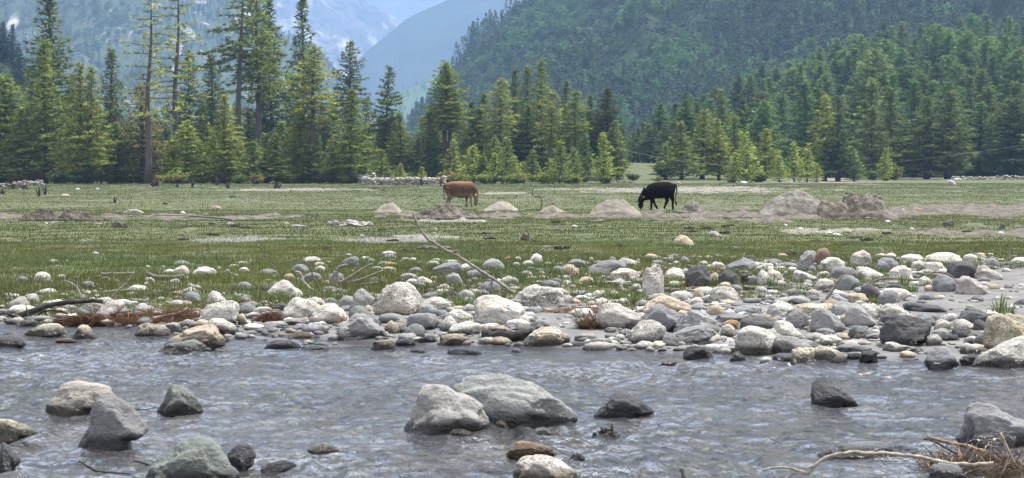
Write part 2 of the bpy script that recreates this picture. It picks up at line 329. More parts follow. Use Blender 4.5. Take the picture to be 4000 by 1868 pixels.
# right mountains with conifers
skD = [(1380, 640), (1580, 600), (1700, 490), (1762, 400), (1800, 328), (1860, 262), (1960, 185), (2060, 112), (2150, 45), (2300, -50), (2700, -200), (3500, -300), (7000, -320)]
fD = mtn(760, 1500, skD, 30, 170, 91, 1.0)
mD = mtmat('mountain_forest_floor', [(.028, .045, .024), (.055, .08, .035), (.03, .045, .026)], .02, (.33, .3, .25), .63, .7, (1.6, 1.2, .5), 5)
mount('forest_mountain', fD, 1380, 7000, 755, 1900, 380, 170, mD)
skE = [(2250, 660), (2380, 560), (2480, 470), (2600, 330), (2700, 240), (2820, 120), (2900, 60), (3000, 10), (3200, -90), (4000, -220), (7000, -260)]
fE = mtn(640, 1100, skE, 22, 120, 95, 1.0)
mE = mtmat('dark_forest_floor', [(.02, .035, .018), (.035, .055, .022), (.02, .03, .018)], .03, (.3, .27, .22), .66, .72, (1.6, 1.2, .5), 4)
mount('dark_forest_ridge', fE, 2250, 7000, 635, 1400, 320, 130, mE)
# near hill at the right under the pine forest (skyline here is ground, trees stand above it)
skF = [(2380, 652), (2550, 600), (2650, 560), (2800, 500), (3000, 440), (3200, 370), (3400, 330), (3600, 290), (3800, 250), (4000, 230), (4600, 170), (7000, 150)]
fF = mtn(330, 610, skF, 5, 60, 99, 1.0)
mount('forest_hill', fF, 2380, 7000, 329, 800, 240, 110, mE)
# near wooded spur at the far left behind the trees
skH = [(-3000, -100), (-200, 60), (0, 190), (80, 250), (180, 340), (300, 450), (420, 560), (560, 650), (700, 690)]
fH = mtn(420, 640, skH, 6, 60, 103, 1.0)
mount('left_spur', fH, -3000, 700, 418, 800, 160, 70, mE)
# ------------------------------------------------------------------ tree templates
def clumps(P, D, n, ln, wd, r, spread=.9):
    """n thin triangles at each point P, roughly along D"""
    P = np.repeat(P, n, 0); D = np.repeat(D, n, 0); m = len(P)
    d = D+spread*r.standard_normal((m, 3)); d[:, 2] += .25; d /= np.linalg.norm(d, axis=1)[:, None]
    s = np.cross(d, r.standard_normal((m, 3))); s /= np.linalg.norm(s, axis=1)[:, None]
    L = ln*r.uniform(.6, 1.3, (m, 1)); W = wd*r.uniform(.6, 1.3, (m, 1)); o = P+.1*r.standard_normal((m, 3))*ln
    V = np.stack([o-s*W, o+s*W, o+d*L], 1).reshape(-1, 3); t = np.repeat(r.uniform(.5, 1.5, m//n), n)*r.uniform(.8, 1.2, m)
    hue = np.repeat(r.uniform(-.12, .12, m//n), n)
    return V, np.repeat(np.stack([t*(1+hue), t, t*(1-hue)], 1), 3, 0)
def conifer(seed, H=22, cb=.12, R=3.4, nb=110, prof='cone', dens=1., el0=.55, el1=-.1, sag=.25, ntri=5, ln=.5, wd=.085, trunk_r=.26, gap=0., twin=False):
    r = np.random.default_rng(seed); lst = []; PP, DD = [], []
    lean = r.uniform(-.02, .02, 2)*H
    zs = np.linspace(-.4, H, 9); tp = np.stack([lean[0]*(zs/H)**2+.1*np.sin(zs*.4), lean[1]*(zs/H)**2, zs], 1)
    lst.append(tube(tp, trunk_r*np.clip(1-zs/H, .03, 1)**.75*(1+.4*np.exp(-np.maximum(zs, 0)*1.5)), 8, wob=.04, seed=seed))
    ang = r.uniform(0, 6.28)
    for i in range(nb):
        t = ((i+.5)/nb)**.92; 
        if gap and r.random() < gap: continue
        h = H*(cb+(1-cb)*t)*.995; ang += 2.4+r.uniform(-.5, .5)
        if prof == 'cone': w = (1-t)**.8*min(1, .5+t*4)
        elif prof == 'dome': w = math.sqrt(max(0, 1-t**2.2))*min(1, .55+t*3)
        elif prof == 'spire': w = (1-t)**.55*min(1, .4+t*5)*.9
        else: w = (1-t)**.7*(.6+.4*abs(math.sin(t*9+seed)))
        L = max(.35, R*w*r.uniform(.62, 1.18)); el = el0*t+el1*(1-t)+r.uniform(-.12, .12)
        dirh = np.array([math.cos(ang), math.sin(ang), 0]); side = np.array([-dirh[1], dirh[0], 0])
        k = max(3, int(L/.42*dens)); s = np.linspace(.2, 1, k); base = np.array([np.interp(h, zs, tp[:, 0]), np.interp(h, zs, tp[:, 1]), h])
        zz = L*s*math.sin(el)-sag*L*s**2*.5+sag*L*.35*s**4; pts = base+dirh*(L*s*math.cos(el))[:, None]+np.array([0, 0, 1.])*zz[:, None]
        lst.append(tube([base, base+(pts[k//2]-base), pts[-1]], [.05+.012*L, .03+.006*L, .01], 3))
        m = max(1, int(1+L*.9*dens)); wdt = .34*L*np.sin(np.pi*np.clip(s*.85+.1, 0, 1))+.08
        for q in range(m):
            off = side[None]*(r.uniform(-1, 1, k)*wdt)[:, None]; off[:, 2] += r.uniform(-.12, .16, k); PP.append(pts+off)
            DD.append(np.tile(dirh*.8+side*0, (k, 1))+off/np.maximum(wdt, .1)[:, None]*.6)
    P, D = np.concatenate(PP), np.concatenate(DD); V, T = clumps(P, D, ntri, ln, wd, r)
    wood = tubes_mesh('trunk', lst); wood.materials.append(MAT_BARK)
    crown = mesh('crown', V, np.arange(len(V)).reshape(-1, 3), False, {'tint': T}); crown.materials.append(MAT_NEEDLE)
    return dict(wood=wood, crown=crown, H=H, R=R)
def bush(seed, H=2., R=1.1, nst=9, ntri=5, ln=.22, wd=.05, leaf=60):
    r = np.random.default_rng(seed); lst, PP, DD = [], [], []
    for i in range(nst):
        a = r.uniform(0, 6.28); q = r.uniform(.1, 1); top = np.array([math.cos(a)*R*q, math.sin(a)*R*q, H*r.uniform(.6, 1)*(1-.35*q)])
        b = np.array([math.cos(a)*.12, math.sin(a)*.12, -.1]); mid = (b+top)/2+np.array([0, 0, .12*H]); lst.append(tube(crv([b, mid, top], 5), np.linspace(.04, .012, 5), 4))
        c = crv([b, mid, top], leaf); PP.append(c[leaf//5:]+r.standard_normal((leaf-leaf//5, 3))*.16*R); DD.append(np.tile(np.array([math.cos(a), math.sin(a), .8]), (leaf-leaf//5, 1)))
    P, D = np.concatenate(PP), np.concatenate(DD); V, T = clumps(P, D, ntri, ln, wd, r, 1.3); V[:, 2] = np.abs(V[:, 2])
    w = tubes_mesh('stems', lst); w.materials.append(MAT_BARK); cr = mesh('foliage', V, np.arange(len(V)).reshape(-1, 3), False, {'tint': T}); cr.materials.append(MAT_NEEDLE)
    return dict(wood=w, crown=cr, H=H, R=R)
TT = {
 'pine': [conifer(s, 22, .1, 3.5, 120, 'cone', 1.05) for s in (1, 2, 3)],
 'full': [conifer(s, 20, .05, 3.6, 150, 'spire', 1.15, sag=.15) for s in (11, 12)],
 'tall': [conifer(s, 26, .42, 3.3, 80, 'spire', 1.1, el1=-.25, sag=.3, trunk_r=.32) for s in (21, 22)],
 'layer': [conifer(s, 20, .3, 3.6, 52, 'lay', 1.35, el1=-.2, sag=.15, ntri=6) for s in (31, 32)],
 'sparse': [conifer(s, 27, .3, 3.6, 52, 'spire', .75, el0=.3, el1=-.1, sag=.35, ntri=4, gap=.2, trunk_r=.3) for s in (41, 42)],
 'bare': [conifer(46, 29, .52, 4.3, 34, 'spire', 1.1, el0=.1, el1=-.45, sag=.2, ntri=5, gap=.1, trunk_r=.3)],
 'young': [conifer(s, 8, .03, 2.0, 60, 'cone', 1.3, el0=.8, el1=.2, sag=0, ln=.36, wd=.06, trunk_r=.09) for s in (51, 52, 53)],
 'fir': [conifer(s, 16, .06, 3.3, 95, 'cone', 1.15, el0=.35, el1=-.1, sag=.3, ntri=5) for s in (61, 62, 63, 64)],
 'round': [conifer(s, 17, .08, 3.3, 120, 'dome', 1.1, el0=.9, el1=-.1, sag=.45, ntri=5, gap=.12) for s in (91, 92, 93)],
 'bush': [bush(s) for s in (71, 72, 73)],
 'broad': [bush(81, 8, 3.2, 22, 5, .5, .12, 110)]}
def tree(kind, px, top, base=None, Y=None, w=None, col=(.05, .08, .025), label=None, cat='tree', group=None, name=None, zg=None, var=None, rz=None):
    v = TT[kind]; T = v[var % len(v)] if var is not None else random.choice(v)
    if Y is None: p = ground(px, base); Y = p.y
    x = (px-2000)/FOC*Y; z = zg if zg is not None else hz(x, Y); ztop = at(px, top, Y).z; h = max(.4, ztop-z)
    s = h/T['H']; sw = s if w is None else (w*(1.45 if kind not in ('bush', 'broad') else 1.1)/FOC*Y/2)/T['R']
    sw = min(sw, s*2.2)
    nm = name or {'bush': 'shrub', 'broad': 'broadleaf_tree', 'young': 'young_pine'}.get(kind, 'pine_tree')
    r_ = empty(nm, (x, Y, z-.05)); a, b = ('stems', 'foliage') if kind in ('bush', 'broad') else ('trunk', 'crown')
    ang = random.uniform(0, 6.28) if rz is None else rz
    o1 = link(a, T['wood'], None, r_); o2 = link(b, T['crown'], None, r_); o2.color = (*col, 1)
    r_.scale = (sw, sw, s); r_.rotation_euler = (0, 0, ang)
    tag(r_, label, cat, group); return r_
DG, MG, YG, BG, BR = (.135, .175, .048), (.215, .27, .06), (.29, .32, .07), (.32, .38, .08), (.24, .21, .075)
GL = 'pines along the far edge of the meadow'
L = [ # kind, px, top y, base y, width, colour, label
 ('pine', 215, -60, 707, 270, DG, 'tall dark pine with drooping tiers rising above the left corner trees'),
 ('pine', 178, 160, 717, 210, MG, 'mid green pine on a dark trunk in front of the tallest left corner pine'),
 ('full', 20, 290, 717, 230, MG, 'broad leafy green pine cut by the left edge of the photo'),
 ('full', 90, 430, 717, 180, MG, 'lower green pine between the left edge pine and the dark trunk'),
 ('pine', 312, 243, 717, 170, YG, 'yellow green slim topped pine, left one of the pair by the twin dark trunks'),
 ('pine', 352, 262, 718, 160, YG, 'yellow green pine, right one of the pair by the twin dark trunks'),
 ('pine', 438, 190, 708, 170, DG, 'dark pine standing behind between the yellow green pair and the tall thin top pine'),
 ('full', 455, 480, 717, 140, MG, 'low leafy pine at the foot of the dark pine near the twin trunks'),
 ('sparse', 578, -40, 718, 230, YG, 'very tall thin topped pine with yellowing lower branches'),
 ('pine', 560, 330, 717, 200, BR, 'brown yellow pine crown wrapped around the tall thin top pine'),
 ('sparse', 686, -90, 716, 240, YG, 'very tall nearly bare pine with a thick trunk'),
 ('layer', 745, 195, 714, 150, DG, 'dark umbrella shaped pine on a thin bare trunk beside the nearly bare pine'),
 ('full', 728, 470, 717, 150, BG, 'bright green young tree at the foot of the nearly bare pine'),
 ('pine', 835, 215, 707, 180, DG, 'dense dark pine behind the yellow green pine left of the high bare trunk'),
 ('pine', 880, 370, 717, 170, YG, 'yellow green pine with rusty lower twigs beside the orange shrub'),
 ('bare', 930, -120, 712, 300, DG, 'towering bare dark trunk with a few crooked branches reaching left'),
 ('tall', 1012, -50, 708, 220, MG, 'dense tall pine with a clean dark lower trunk right of the bare trunk'),
 ('pine', 1065, -5, 700, 200, DG, 'dark pointed pine behind the dense tall pine'),
 ('pine', 1182, -25, 702, 170, DG, 'tall tiered blue green pine left of the light tiered one'),
 ('tall', 1218, 175, 717, 200, YG, 'light green tiered pine on a long bare trunk'),
 ('full', 1080, 520, 717, 190, MG, 'low leafy green pine in front of the dense tall pine'),
 ('full', 1180, 440, 716, 190, MG, 'mid height leafy pine around the long bare trunk'),
 ('tall', 1362, 162, 706, 155, DG, 'slim dark topped pine at the right end of the tall left stand'),
 ('pine', 1368, 350, 717, 175, MG, 'yellowish green pine in front of the slim dark topped pine'),
 ('layer', 1508, 258, 704, 150, DG, 'lone flat tiered dark pine against the blue ridge'),
 ('tall', 1738, 238, 706, 165, MG, 'left trunk of the close pair of pines behind the brown cow'),
 ('tall', 1758, 252, 706, 165, MG, 'right trunk of the close pair of pines behind the brown cow'),
 ('pine', 1425, 380, 700, 120, DG, 'slim dark pine just right of the yellowish green pine'),
 ('pine', 1690, 420, 702, 130, MG, 'shorter pine left of the close pair of pines'),
 ('pine', 1840, 395, 702, 130, DG, 'dark pine right of the close pair of pines'),
 ('pine', 1885, 365, 702, 130, DG, 'dark pointed pine, second right of the close pair of pines'),
 ('tall', 1950, 305, 708, 140, YG, 'yellow green pine with a bare lower trunk left of the highest middle pine'),
 ('pine', 2008, 268, 700, 130, DG, 'high slender pine just left of the highest middle pine'),
 ('pine', 2062, 262, 698, 130, DG, 'slender pine with a dead curved branch by the highest middle pine'),
 ('pine', 2115, 236, 702, 150, MG, 'highest pine of the middle stand'),
 ('tall', 2150, 350, 708, 130, YG, 'light pine with a straight bare stem in front of the highest middle pine'),
 ('pine', 2205, 315, 700, 115, DG, 'dark slender pine right of the highest middle pine'),
 ('tall', 2243, 350, 708, 120, MG, 'mid green pine on a thin bare stem right of the dark slender one'),
 ('pine', 2300, 372, 700, 120, DG, 'dark pine left of the bushy pine that ends the middle stand'),
 ('full', 2366, 345, 698, 140, (.085, .105, .04), 'bushy olive pine that ends the middle stand'),
 ('pine', 2400, 470, 702, 110, MG, 'small pine at the right foot of the bushy olive pine'),
 ('young', 2355, 595, 706, 90, BG, 'bright young pine in front of the bushy olive pine'),
 ('young', 2082, 592, 700, 70, MG, 'small pointed pine standing alone in the gap of the middle stand'),
 ('young', 1565, 640, 716, 90, BG, 'bright young pine growing before the stone wall'),
 ('young', 1648, 652, 716, 90, BG, 'low bright pine at the right part of the stone wall'),
 ('young', 1495, 585, 712, 130, MG, 'soft green young pine under the lone tiered pine'),
 ('young', 1850, 570, 714, 120, BG, 'bright young pine behind the back of the brown cow'),
 ('young', 1935, 600, 716, 120, BG, 'bright young pine under the bare stemmed yellow green pine'),
 ('young', 2010, 610, 714, 120, BG, 'wide bright young pine beside the small pointed one'),
 ('young', 1300, 600, 717, 110, MG, 'young pine right of the long bare trunk'),
 ('young', 640, 560, 717, 110, MG, 'young pine between the two tallest left pines'),
]
for i, (k, px, tp_, bs, w, c_, lb) in enumerate(L): tree(k, px, tp_, bs, None, w, c_, lb, 'tree', GL, var=i)
# right-hand forest: front row
R_ = [('fir', 2662, 474, 703, 170, MG, 'light pine at the left corner of the right forest'), ('fir', 2600, 560, 700, 110, MG, 'short pine beside the clearing at the corner of the right forest'),
 ('fir', 2742, 430, 700, 150, MG, 'pine with a dark stem, second from the clearing in the right forest edge'), ('pine', 2808, 462, 706, 150, YG, 'light green pine with a bare stem above the yellow young pines'),
 ('fir', 2865, 450, 704, 150, MG, 'pointed mid green pine beside the bare stemmed light one'), ('young', 2912, 520, 714, 120, BG, 'yellow green young pine in front of the black cow side of the forest'),
 ('fir', 2985, 505, 706, 140, YG, 'yellow tipped pine right of the yellow green young pines'), ('young', 2870, 600, 714, 140, BG, 'low yellow green pine at the meadow edge near the white litter'),
 ('fir', 3220, 372, 708, 160, YG, 'tall yellow green pine at the front of the right forest'), ('fir', 3272, 440, 709, 180, (.08, .13, .04), 'full green pine hugging the tall yellow green pine'),
 ('young', 3102, 560, 712, 90, BG, 'thin bright young pine left of the tall yellow green pine'), ('young', 3152, 585, 712, 90, BG, 'thin bright young pine, nearer to the tall yellow green pine'),
 ('young', 3045, 610, 713, 100, BG, 'low bright pine in the row right of the black cow'), ('young', 3335, 590, 709, 90, BG, 'bright young pine right of the full green pine'),
 ('young', 3458, 580, 705, 70, BG, 'lone bright narrow young pine before the dark forest'), ('young', 3190, 640, 713, 110, BG, 'small bright pine at the foot of the tall yellow green pine'),
 ('fir', 3480, 345, 700, 190, DG, 'big dark pine left of the darkest gap of the right forest'), ('fir', 3620, 375, 700, 200, DG, 'big dark pine with long level tiers in the right forest front'),
 ('fir', 3700, 360, 700, 200, DG, 'big dark pine at the right end of the forest front'), ('fir', 3400, 420, 700, 170, DG, 'dark pine behind the lone bright narrow young pine'),
 ('fir', 3850, 340, 690, 200, DG, 'dark pine above the round bushes at the right'), ('fir', 3960, 320, 690, 200, DG, 'dark pine at the right edge above the round bushes')]
for i, (k, px, tp_, bs, w, c_, lb) in enumerate(R_): tree(k, px, tp_, bs, None, w, c_, lb, 'tree', 'front trees of the right forest', var=i)
ORD = ['lowest', 'second lowest', 'third', 'fourth', 'fifth', 'sixth', 'seventh', 'second highest', 'highest']
LMR = [(2600, 'clearing'), (2742, 'dark stemmed edge pine'), (2808, 'bare stemmed light pine'), (2912, 'yellow green young pine'), (2985, 'yellow tipped pine'), (3102, 'thin bright young pine'), (3220, 'tall yellow green pine'), (3335, 'bright young pine'), (3458, 'lone bright narrow pine'), (3620, 'long tiered dark pine'), (3700, 'end pine of the front'), (3835, 'round dark shrub'), (3950, 'wide green shrub'), (4060, 'right edge')]
LML = [(20, 'left edge pine'), (178, 'left corner pine'), (312, 'twin dark trunks'), (438, 'dark pine by the twins'), (578, 'tall thin top pine'), (686, 'nearly bare pine'), (745, 'umbrella shaped pine'), (880, 'rusty yellow green pine'), (930, 'bare towering trunk'), (1012, 'dense tall pine'), (1182, 'blue green pine'), (1218, 'light tiered pine'), (1362, 'slim dark topped pine'), (1508, 'lone tiered pine'), (1748, 'close pair of pines'), (1885, 'dark pointed pine'), (1950, 'yellow green bare stemmed pine'), (2115, 'highest middle pine'), (2243, 'thin stemmed mid green pine'), (2366, 'bushy olive pine')]
SEEN = {}
def uniq(fmt, px, LM, grp):
    b = sorted(LM, key=lambda q: abs(q[0]-px))
    for q in b:
        w_ = 'straight above' if abs(q[0]-px) < 12 else ('just left of' if px < q[0] else 'just right of') if abs(q[0]-px) < 45 else ('left of' if px < q[0] else 'right of')
        l = fmt % (w_, q[1])
        if l not in SEEN: SEEN[l] = 1; return l
    return fmt % ('near', b[0][1])
def fz(px, Y): return max(float(fF(np.array(float(px)), np.array(float(Y)))), hz((px-2000)/FOC*Y, Y))
# the second and third rows behind them
for i in range(84):
    px = -60+2500*(i+random.uniform(.1, .9))/84; Y = random.uniform(285, 345)
    tp_ = interp(px, [(0, 420), (600, 440), (1300, 430), (1450, 500), (1750, 470), (2300, 470), (2450, 560)])+random.uniform(-60, 70)
    tree('fir' if i % 2 else 'pine', px, float(tp_), None, Y, random.uniform(120, 180), DG if i % 3 else MG, uniq(('taller' if tp_ < 440 else 'middle height' if tp_ < 490 else 'shorter')+' back row pine, %s the %s', px, LML, 0), 'tree', 'pines behind the meadow edge', var=i)
# the hillside forest, individually
n = 0
for row in range(9):
    Y = 345+row*31
    m = int(15+row*1.5)
    for i in range(m):
        px = 2560+row*12+(4120-2560)*(i+random.uniform(0, 1))/m; yy = Y+random.uniform(-14, 14); z = fz(px, yy); x = (px-2000)/FOC*yy
        h = random.uniform(11.5, 17)*interp(px, [(2500, .72), (2800, .85), (3200, 1), (4200, 1.05)]); tp_ = YH-(z+h-ZC)/yy*FOC
        g_ = random.random(); c_ = (.10+.07*g_, .15+.075*g_, .048+.015*g_)
        c_ = tuple(np.array(c_)*random.uniform(.7, 1.35)*np.array([random.uniform(.78, 1.08), 1, 1])); tree(random.choice(('fir', 'round', 'pine', 'full', 'fir')), px, float(tp_)+random.uniform(-25, 25), None, yy, random.uniform(105, 175)*390/yy*1.15, c_, uniq(ORD[row]+' row hill conifer, %s the %s', px, LMR, 0), 'tree', 'conifers of the right hillside forest', zg=z, var=n); n += 1
tree('broad', 3635, 92, None, 575, 80, (.16, .24, .05), 'bright yellow green broadleaf tree poking out of the dark hillside forest', 'tree', zg=fz(3635, 575))
for i in range(16):
    px = 2400+330*(i+.5)/16; Y = random.uniform(345, 400)
    tp_ = random.uniform(470, 530); tree('fir', px, tp_, None, Y, random.uniform(80, 110), DG, uniq(('taller' if tp_ < 500 else 'shorter')+' conifer closing the clearing, %s the %s', px, [(2400, 'bright yellow green shrub'), (2470, 'small twiggy shrub'), (2570, 'pale yellow shrub'), (2662, 'light corner pine')], 0), 'tree', 'conifers behind the clearing', var=i)
for i in range(30):
    px = random.uniform(-150, 330); Y = random.uniform(440, 620); z = float(fH(np.array(px), np.array(Y)))
    tp_ = YH-(z+random.uniform(11, 15)-ZC)/Y*FOC
    tree('fir', px, float(tp_), None, Y, random.uniform(60, 85), (.04, .065, .04), uniq(('upper' if Y > 530 else 'lower')+' conifer on the left spur, %s the %s', px, [(-60, 'photo left edge'), (0, 'left edge pine'), (130, 'tallest left corner pine'), (200, 'left corner pine'), (312, 'twin dark trunks')], 0), 'tree', 'conifers on the left spur', zg=z, var=i)
# low green growth filling the foot of the left and middle stands
for i in range(46):
    px = -40+2420*(i+random.uniform(.2, .8))/46
    if 1390 < px < 1760: continue
    tp_ = random.uniform(520, 640); c_ = random.choice((MG, YG, BG, (.2, .26, .06), (.13, .19, .055)))
    tree(random.choice(('young', 'young', 'full')), px, tp_, None, random.uniform(258, 282), random.uniform(85, 140), c_, uniq(('tall' if tp_ < 580 else 'low')+' leafy young tree, %s the %s', px, LML, 0), 'tree', 'young growth along the meadow edge', var=i)
# shrubs along the edge
S = [(1110, 688, 716, 70, (.2, .2, .04), 'bright yellow shrub alone at the meadow edge'), (790, 640, 716, 110, (.17, .13, .04), 'orange yellow shrub at the foot of the rusty pine'), (850, 670, 717, 90, (.2, .2, .04), 'yellow shrub between the orange shrub and the stumps'),
 (1165, 660, 716, 90, (.17, .19, .04), 'yellow green shrub right of the bright yellow one'), (1290, 668, 717, 130, (.15, .15, .05), 'wide olive yellow shrub right of the long bare trunk'), (340, 660, 718, 100, (.12, .14, .05), 'olive shrub at the foot of the twin dark trunks'),
 (1225, 680, 717, 100, (.13, .15, .04), 'low olive shrub at the foot of the long bare trunk'), (700, 690, 718, 110, (.1, .09, .05), 'brown brushy shrub under the nearly bare pine'), (480, 668, 717, 90, (.18, .17, .04), 'thin yellow shrub left of the tall thin top pine'), (540, 672, 717, 110, (.17, .16, .04), 'yellow brown shrub beside the trunk of the tall thin top pine'),
 (250, 670, 717, 120, (.05, .08, .03), 'dark low shrub left of the twin trunks'), (2400, 655, 708, 150, (.16, .21, .04), 'wide bright yellow green shrub left of the clearing'), (2470, 672, 706, 60, (.12, .13, .05), 'small twiggy shrub at the mouth of the clearing'), (2570, 688, 708, 90, (.19, .21, .05), 'pale yellow shrub directly above the black cow'),
 (1905, 665, 716, 90, (.13, .16, .04), 'low shrub behind the rump side meadow right of the brown cow'), (3410, 655, 704, 60, (.12, .16, .06), 'sparse shrub beside the lone bright narrow pine'), (3495, 640, 704, 70, (.17, .2, .05), 'yellow tipped shrub right of the lone bright narrow pine'), (3345, 690, 706, 60, (.14, .18, .05), 'low shrub right of the full green pine'),
 (3835, 612, 688, 110, (.06, .095, .04), 'round dark green shrub behind the pale rubble at the right'), (3950, 630, 692, 150, (.075, .13, .04), 'wide mid green shrub at the right edge of the photo'), (3460, 688, 706, 70, (.2, .2, .05), 'yellow shrub at the foot of the lone bright narrow pine'),
 (2600, 620, 700, 110, (.1, .16, .04), 'green shrub on the right side of the clearing'), (2960, 660, 712, 150, (.13, .17, .045), 'broad light green shrub near the white litter'), (1600, 670, 712, 80, (.1, .15, .04), 'small green shrub behind the stone wall'), (2200, 650, 712, 100, (.08, .13, .04), 'green shrub below the dark slender pine'), (2280, 660, 712, 90, (.1, .15, .04), 'green shrub left of the bright young pine at the end of the middle stand'), (1790, 655, 712, 90, (.1, .15, .04), 'green shrub at the foot of the close pair of pines'),
 (1240, 590, 712, 130, (.07, .12, .04), 'tall green shrub beneath the light tiered pine'), (930, 620, 714, 120, (.06, .1, .035), 'green undergrowth shrub before the bare trunk'), (1000, 600, 715, 150, (.075, .125, .04), 'big leafy green shrub right of the bare trunk')]
for i, (px, tp_, bs, w, c_, lb) in enumerate(S): tree('bush', px, tp_, bs, None, w, c_, lb, 'shrub', 'shrubs along the far meadow edge', var=i)
for i in range(34):
    px = -30+2400*(i+random.uniform(.1, .9))/34
    if 1400 < px < 1750: continue
    h_ = random.uniform(34, 62); c_ = random.choice(((.22, .26, .06), (.26, .27, .06), (.17, .23, .06), (.27, .23, .07), (.14, .2, .05)))
    tree('bush', px, 717-h_, 717, None, random.uniform(70, 125), c_, uniq(('taller' if h_ > 48 else 'low')+' leafy shrub of the meadow edge, %s the %s', px, LML, 0), 'shrub', 'small shrubs filling the meadow edge', var=i)
# ------------------------------------------------------------------ far woods: one object per mountain (thousands of trees)
def spirelet(r, n=84, H=12., R=1.65):
    t = r.random(n)**.8; a = r.uniform(0, 6.28, n); q = R*(1-t)**.8*r.uniform(.35, 1, n)+.1; P = np.stack([np.cos(a)*q, np.sin(a)*q, H*(.05+.93*t)], 1)
    D = np.stack([np.cos(a), np.sin(a), -.35+.9*t], 1); s = np.stack([-np.sin(a), np.cos(a), r.uniform(-.3, .3, n)], 1); L = (1.9*(1-t)+.7)[:, None]
    return np.stack([P-s*.5, P+s*.5, P+D*L*.7+np.array([0, 0, .3])], 1)
def bloblet(r, n=120, H=8., R=2.8):
    d = r.standard_normal((n, 3)); d /= np.linalg.norm(d, axis=1)[:, None]; P = d*np.array([R, R, H*.4])*r.uniform(.6, 1, (n, 1))+np.array([0, 0, H*.55])
    s = r.standard_normal((n, 3))*.5; u = r.standard_normal((n, 3))*.6; return np.stack([P-s, P+s, P+u+d*.6], 1)
def woods(name, f, x0, x1, Y0, Y1, n, lab, colr, size=1., pale=.25, seed=5, bias=1., thin=.0, key=None):
    r = np.random.default_rng(seed); SP = [spirelet(r) for _ in range(6)]; BL = [bloblet(r) for _ in range(4)]
    px = r.uniform(x0, x1, n); Y = Y0+(Y1-Y0)*r.random(n)**bias; x = (px-2000)/FOC*Y; z = f(px, Y); cl = fbm(x*.012, Y*.012, 0, 4, seed)
    keep = fbm(x*.02+9, Y*.02, 0, 3, seed+3) > -1.2+thin; px, Y, x, z, cl = [q[keep] for q in (px, Y, x, z, cl)]
    VV, CC = [], []
    for i in range(len(px)):
        b = cl[i]+.35*r.standard_normal() > .75-pale*1.6; T = BL[r.integers(4)] if b else SP[r.integers(6)]
        k = size*r.uniform(.6, 1.25); VV.append((T*k+np.array([x[i], Y[i], z[i]])).reshape(-1, 3))
        c = np.array((1.55, 1.8, 1.1) if b else (1., 1., 1.))*r.uniform(.7, 1.3)*(1 if b or r.random() > .1 else 1.5); CC.append(c[None]*r.uniform(.75, 1.25, (len(T), 1)).repeat(3, 0))
    V = np.concatenate(VV); me = mesh(name, V, np.arange(len(V)).reshape(-1, 3), False, {'tint': np.concatenate(CC)})
    o = link(name, me, MAT_WOODS); o.color = (*colr, 1); tag(o, lab, 'woodland', kind='stuff')
woods('mountain_woodland', fD, 1390, 4100, 780, 1540, 7800, 'far conifer and broadleaf woodland covering the tall mountain right of the valley', (.052, .084, .042), 1.05, .22, 5, .9)
woods('ridge_woodland', fE, 2300, 4150, 645, 1120, 4600, 'dark conifer woodland on the steep ridge behind the right hill forest', (.06, .095, .042), 1.0, .22, 6, .9)
woods('left_mountain_woodland', fA, -100, 1750, 1900, 3030, 5200, 'hazy woodland spread over the left mountain behind the pines', (.06, .085, .05), 1.15, .25, 7, .9, .75)
woods('slope_woodland', fG, 1300, 2300, 3050, 3800, 700, 'scattered far trees at the foot of the blue ridge', (.06, .1, .04), 1.1, .35, 8, 1, .6)
# ------------------------------------------------------------------ rocks
TILE = {'A': (0, 900), 'B': (1000, 900), 'C': (2000, 900), 'D': (3000, 900), 'E': (0, 1368), 'F': (1000, 1368), 'G': (2000, 1368), 'H': (3000, 1368)}
RC = {'w': ((.60, .575, .52), .8), 's': ((.53, .505, .46), 1.), 'g': ((.215, .218, .225), .12), 'c': ((.31, .308, .30), .3), 'd': ((.085, .086, .092), .08), 'k': ((.035, .035, .037), .2),
      't': ((.44, .37, .27), .5), 'o': ((.42, .27, .13), .35), 'b': ((.22, .145, .095), .15), 'v': ((.17, .185, .17), .2), 'm': ((.46, .41, .30), 1.), 'p': ((.36, .335, .31), .35)}
CN = {'w': 'white', 's': 'black flecked white', 'g': 'grey', 'c': 'pale grey', 'd': 'dark grey', 'k': 'black', 't': 'tan', 'o': 'orange', 'b': 'brown', 'v': 'green grey', 'm': 'yellow stained', 'p': 'pinkish grey'}
def ico(n):
    bm = bmesh.new(); bmesh.ops.create_icosphere(bm, subdivisions=n, radius=1); V = np.array([v.co[:] for v in bm.verts]); F = np.array([[v.index for v in f.verts] for f in bm.faces]); bm.free(); return V, F
ICO = {n: ico(n) for n in (3, 4, 5)}
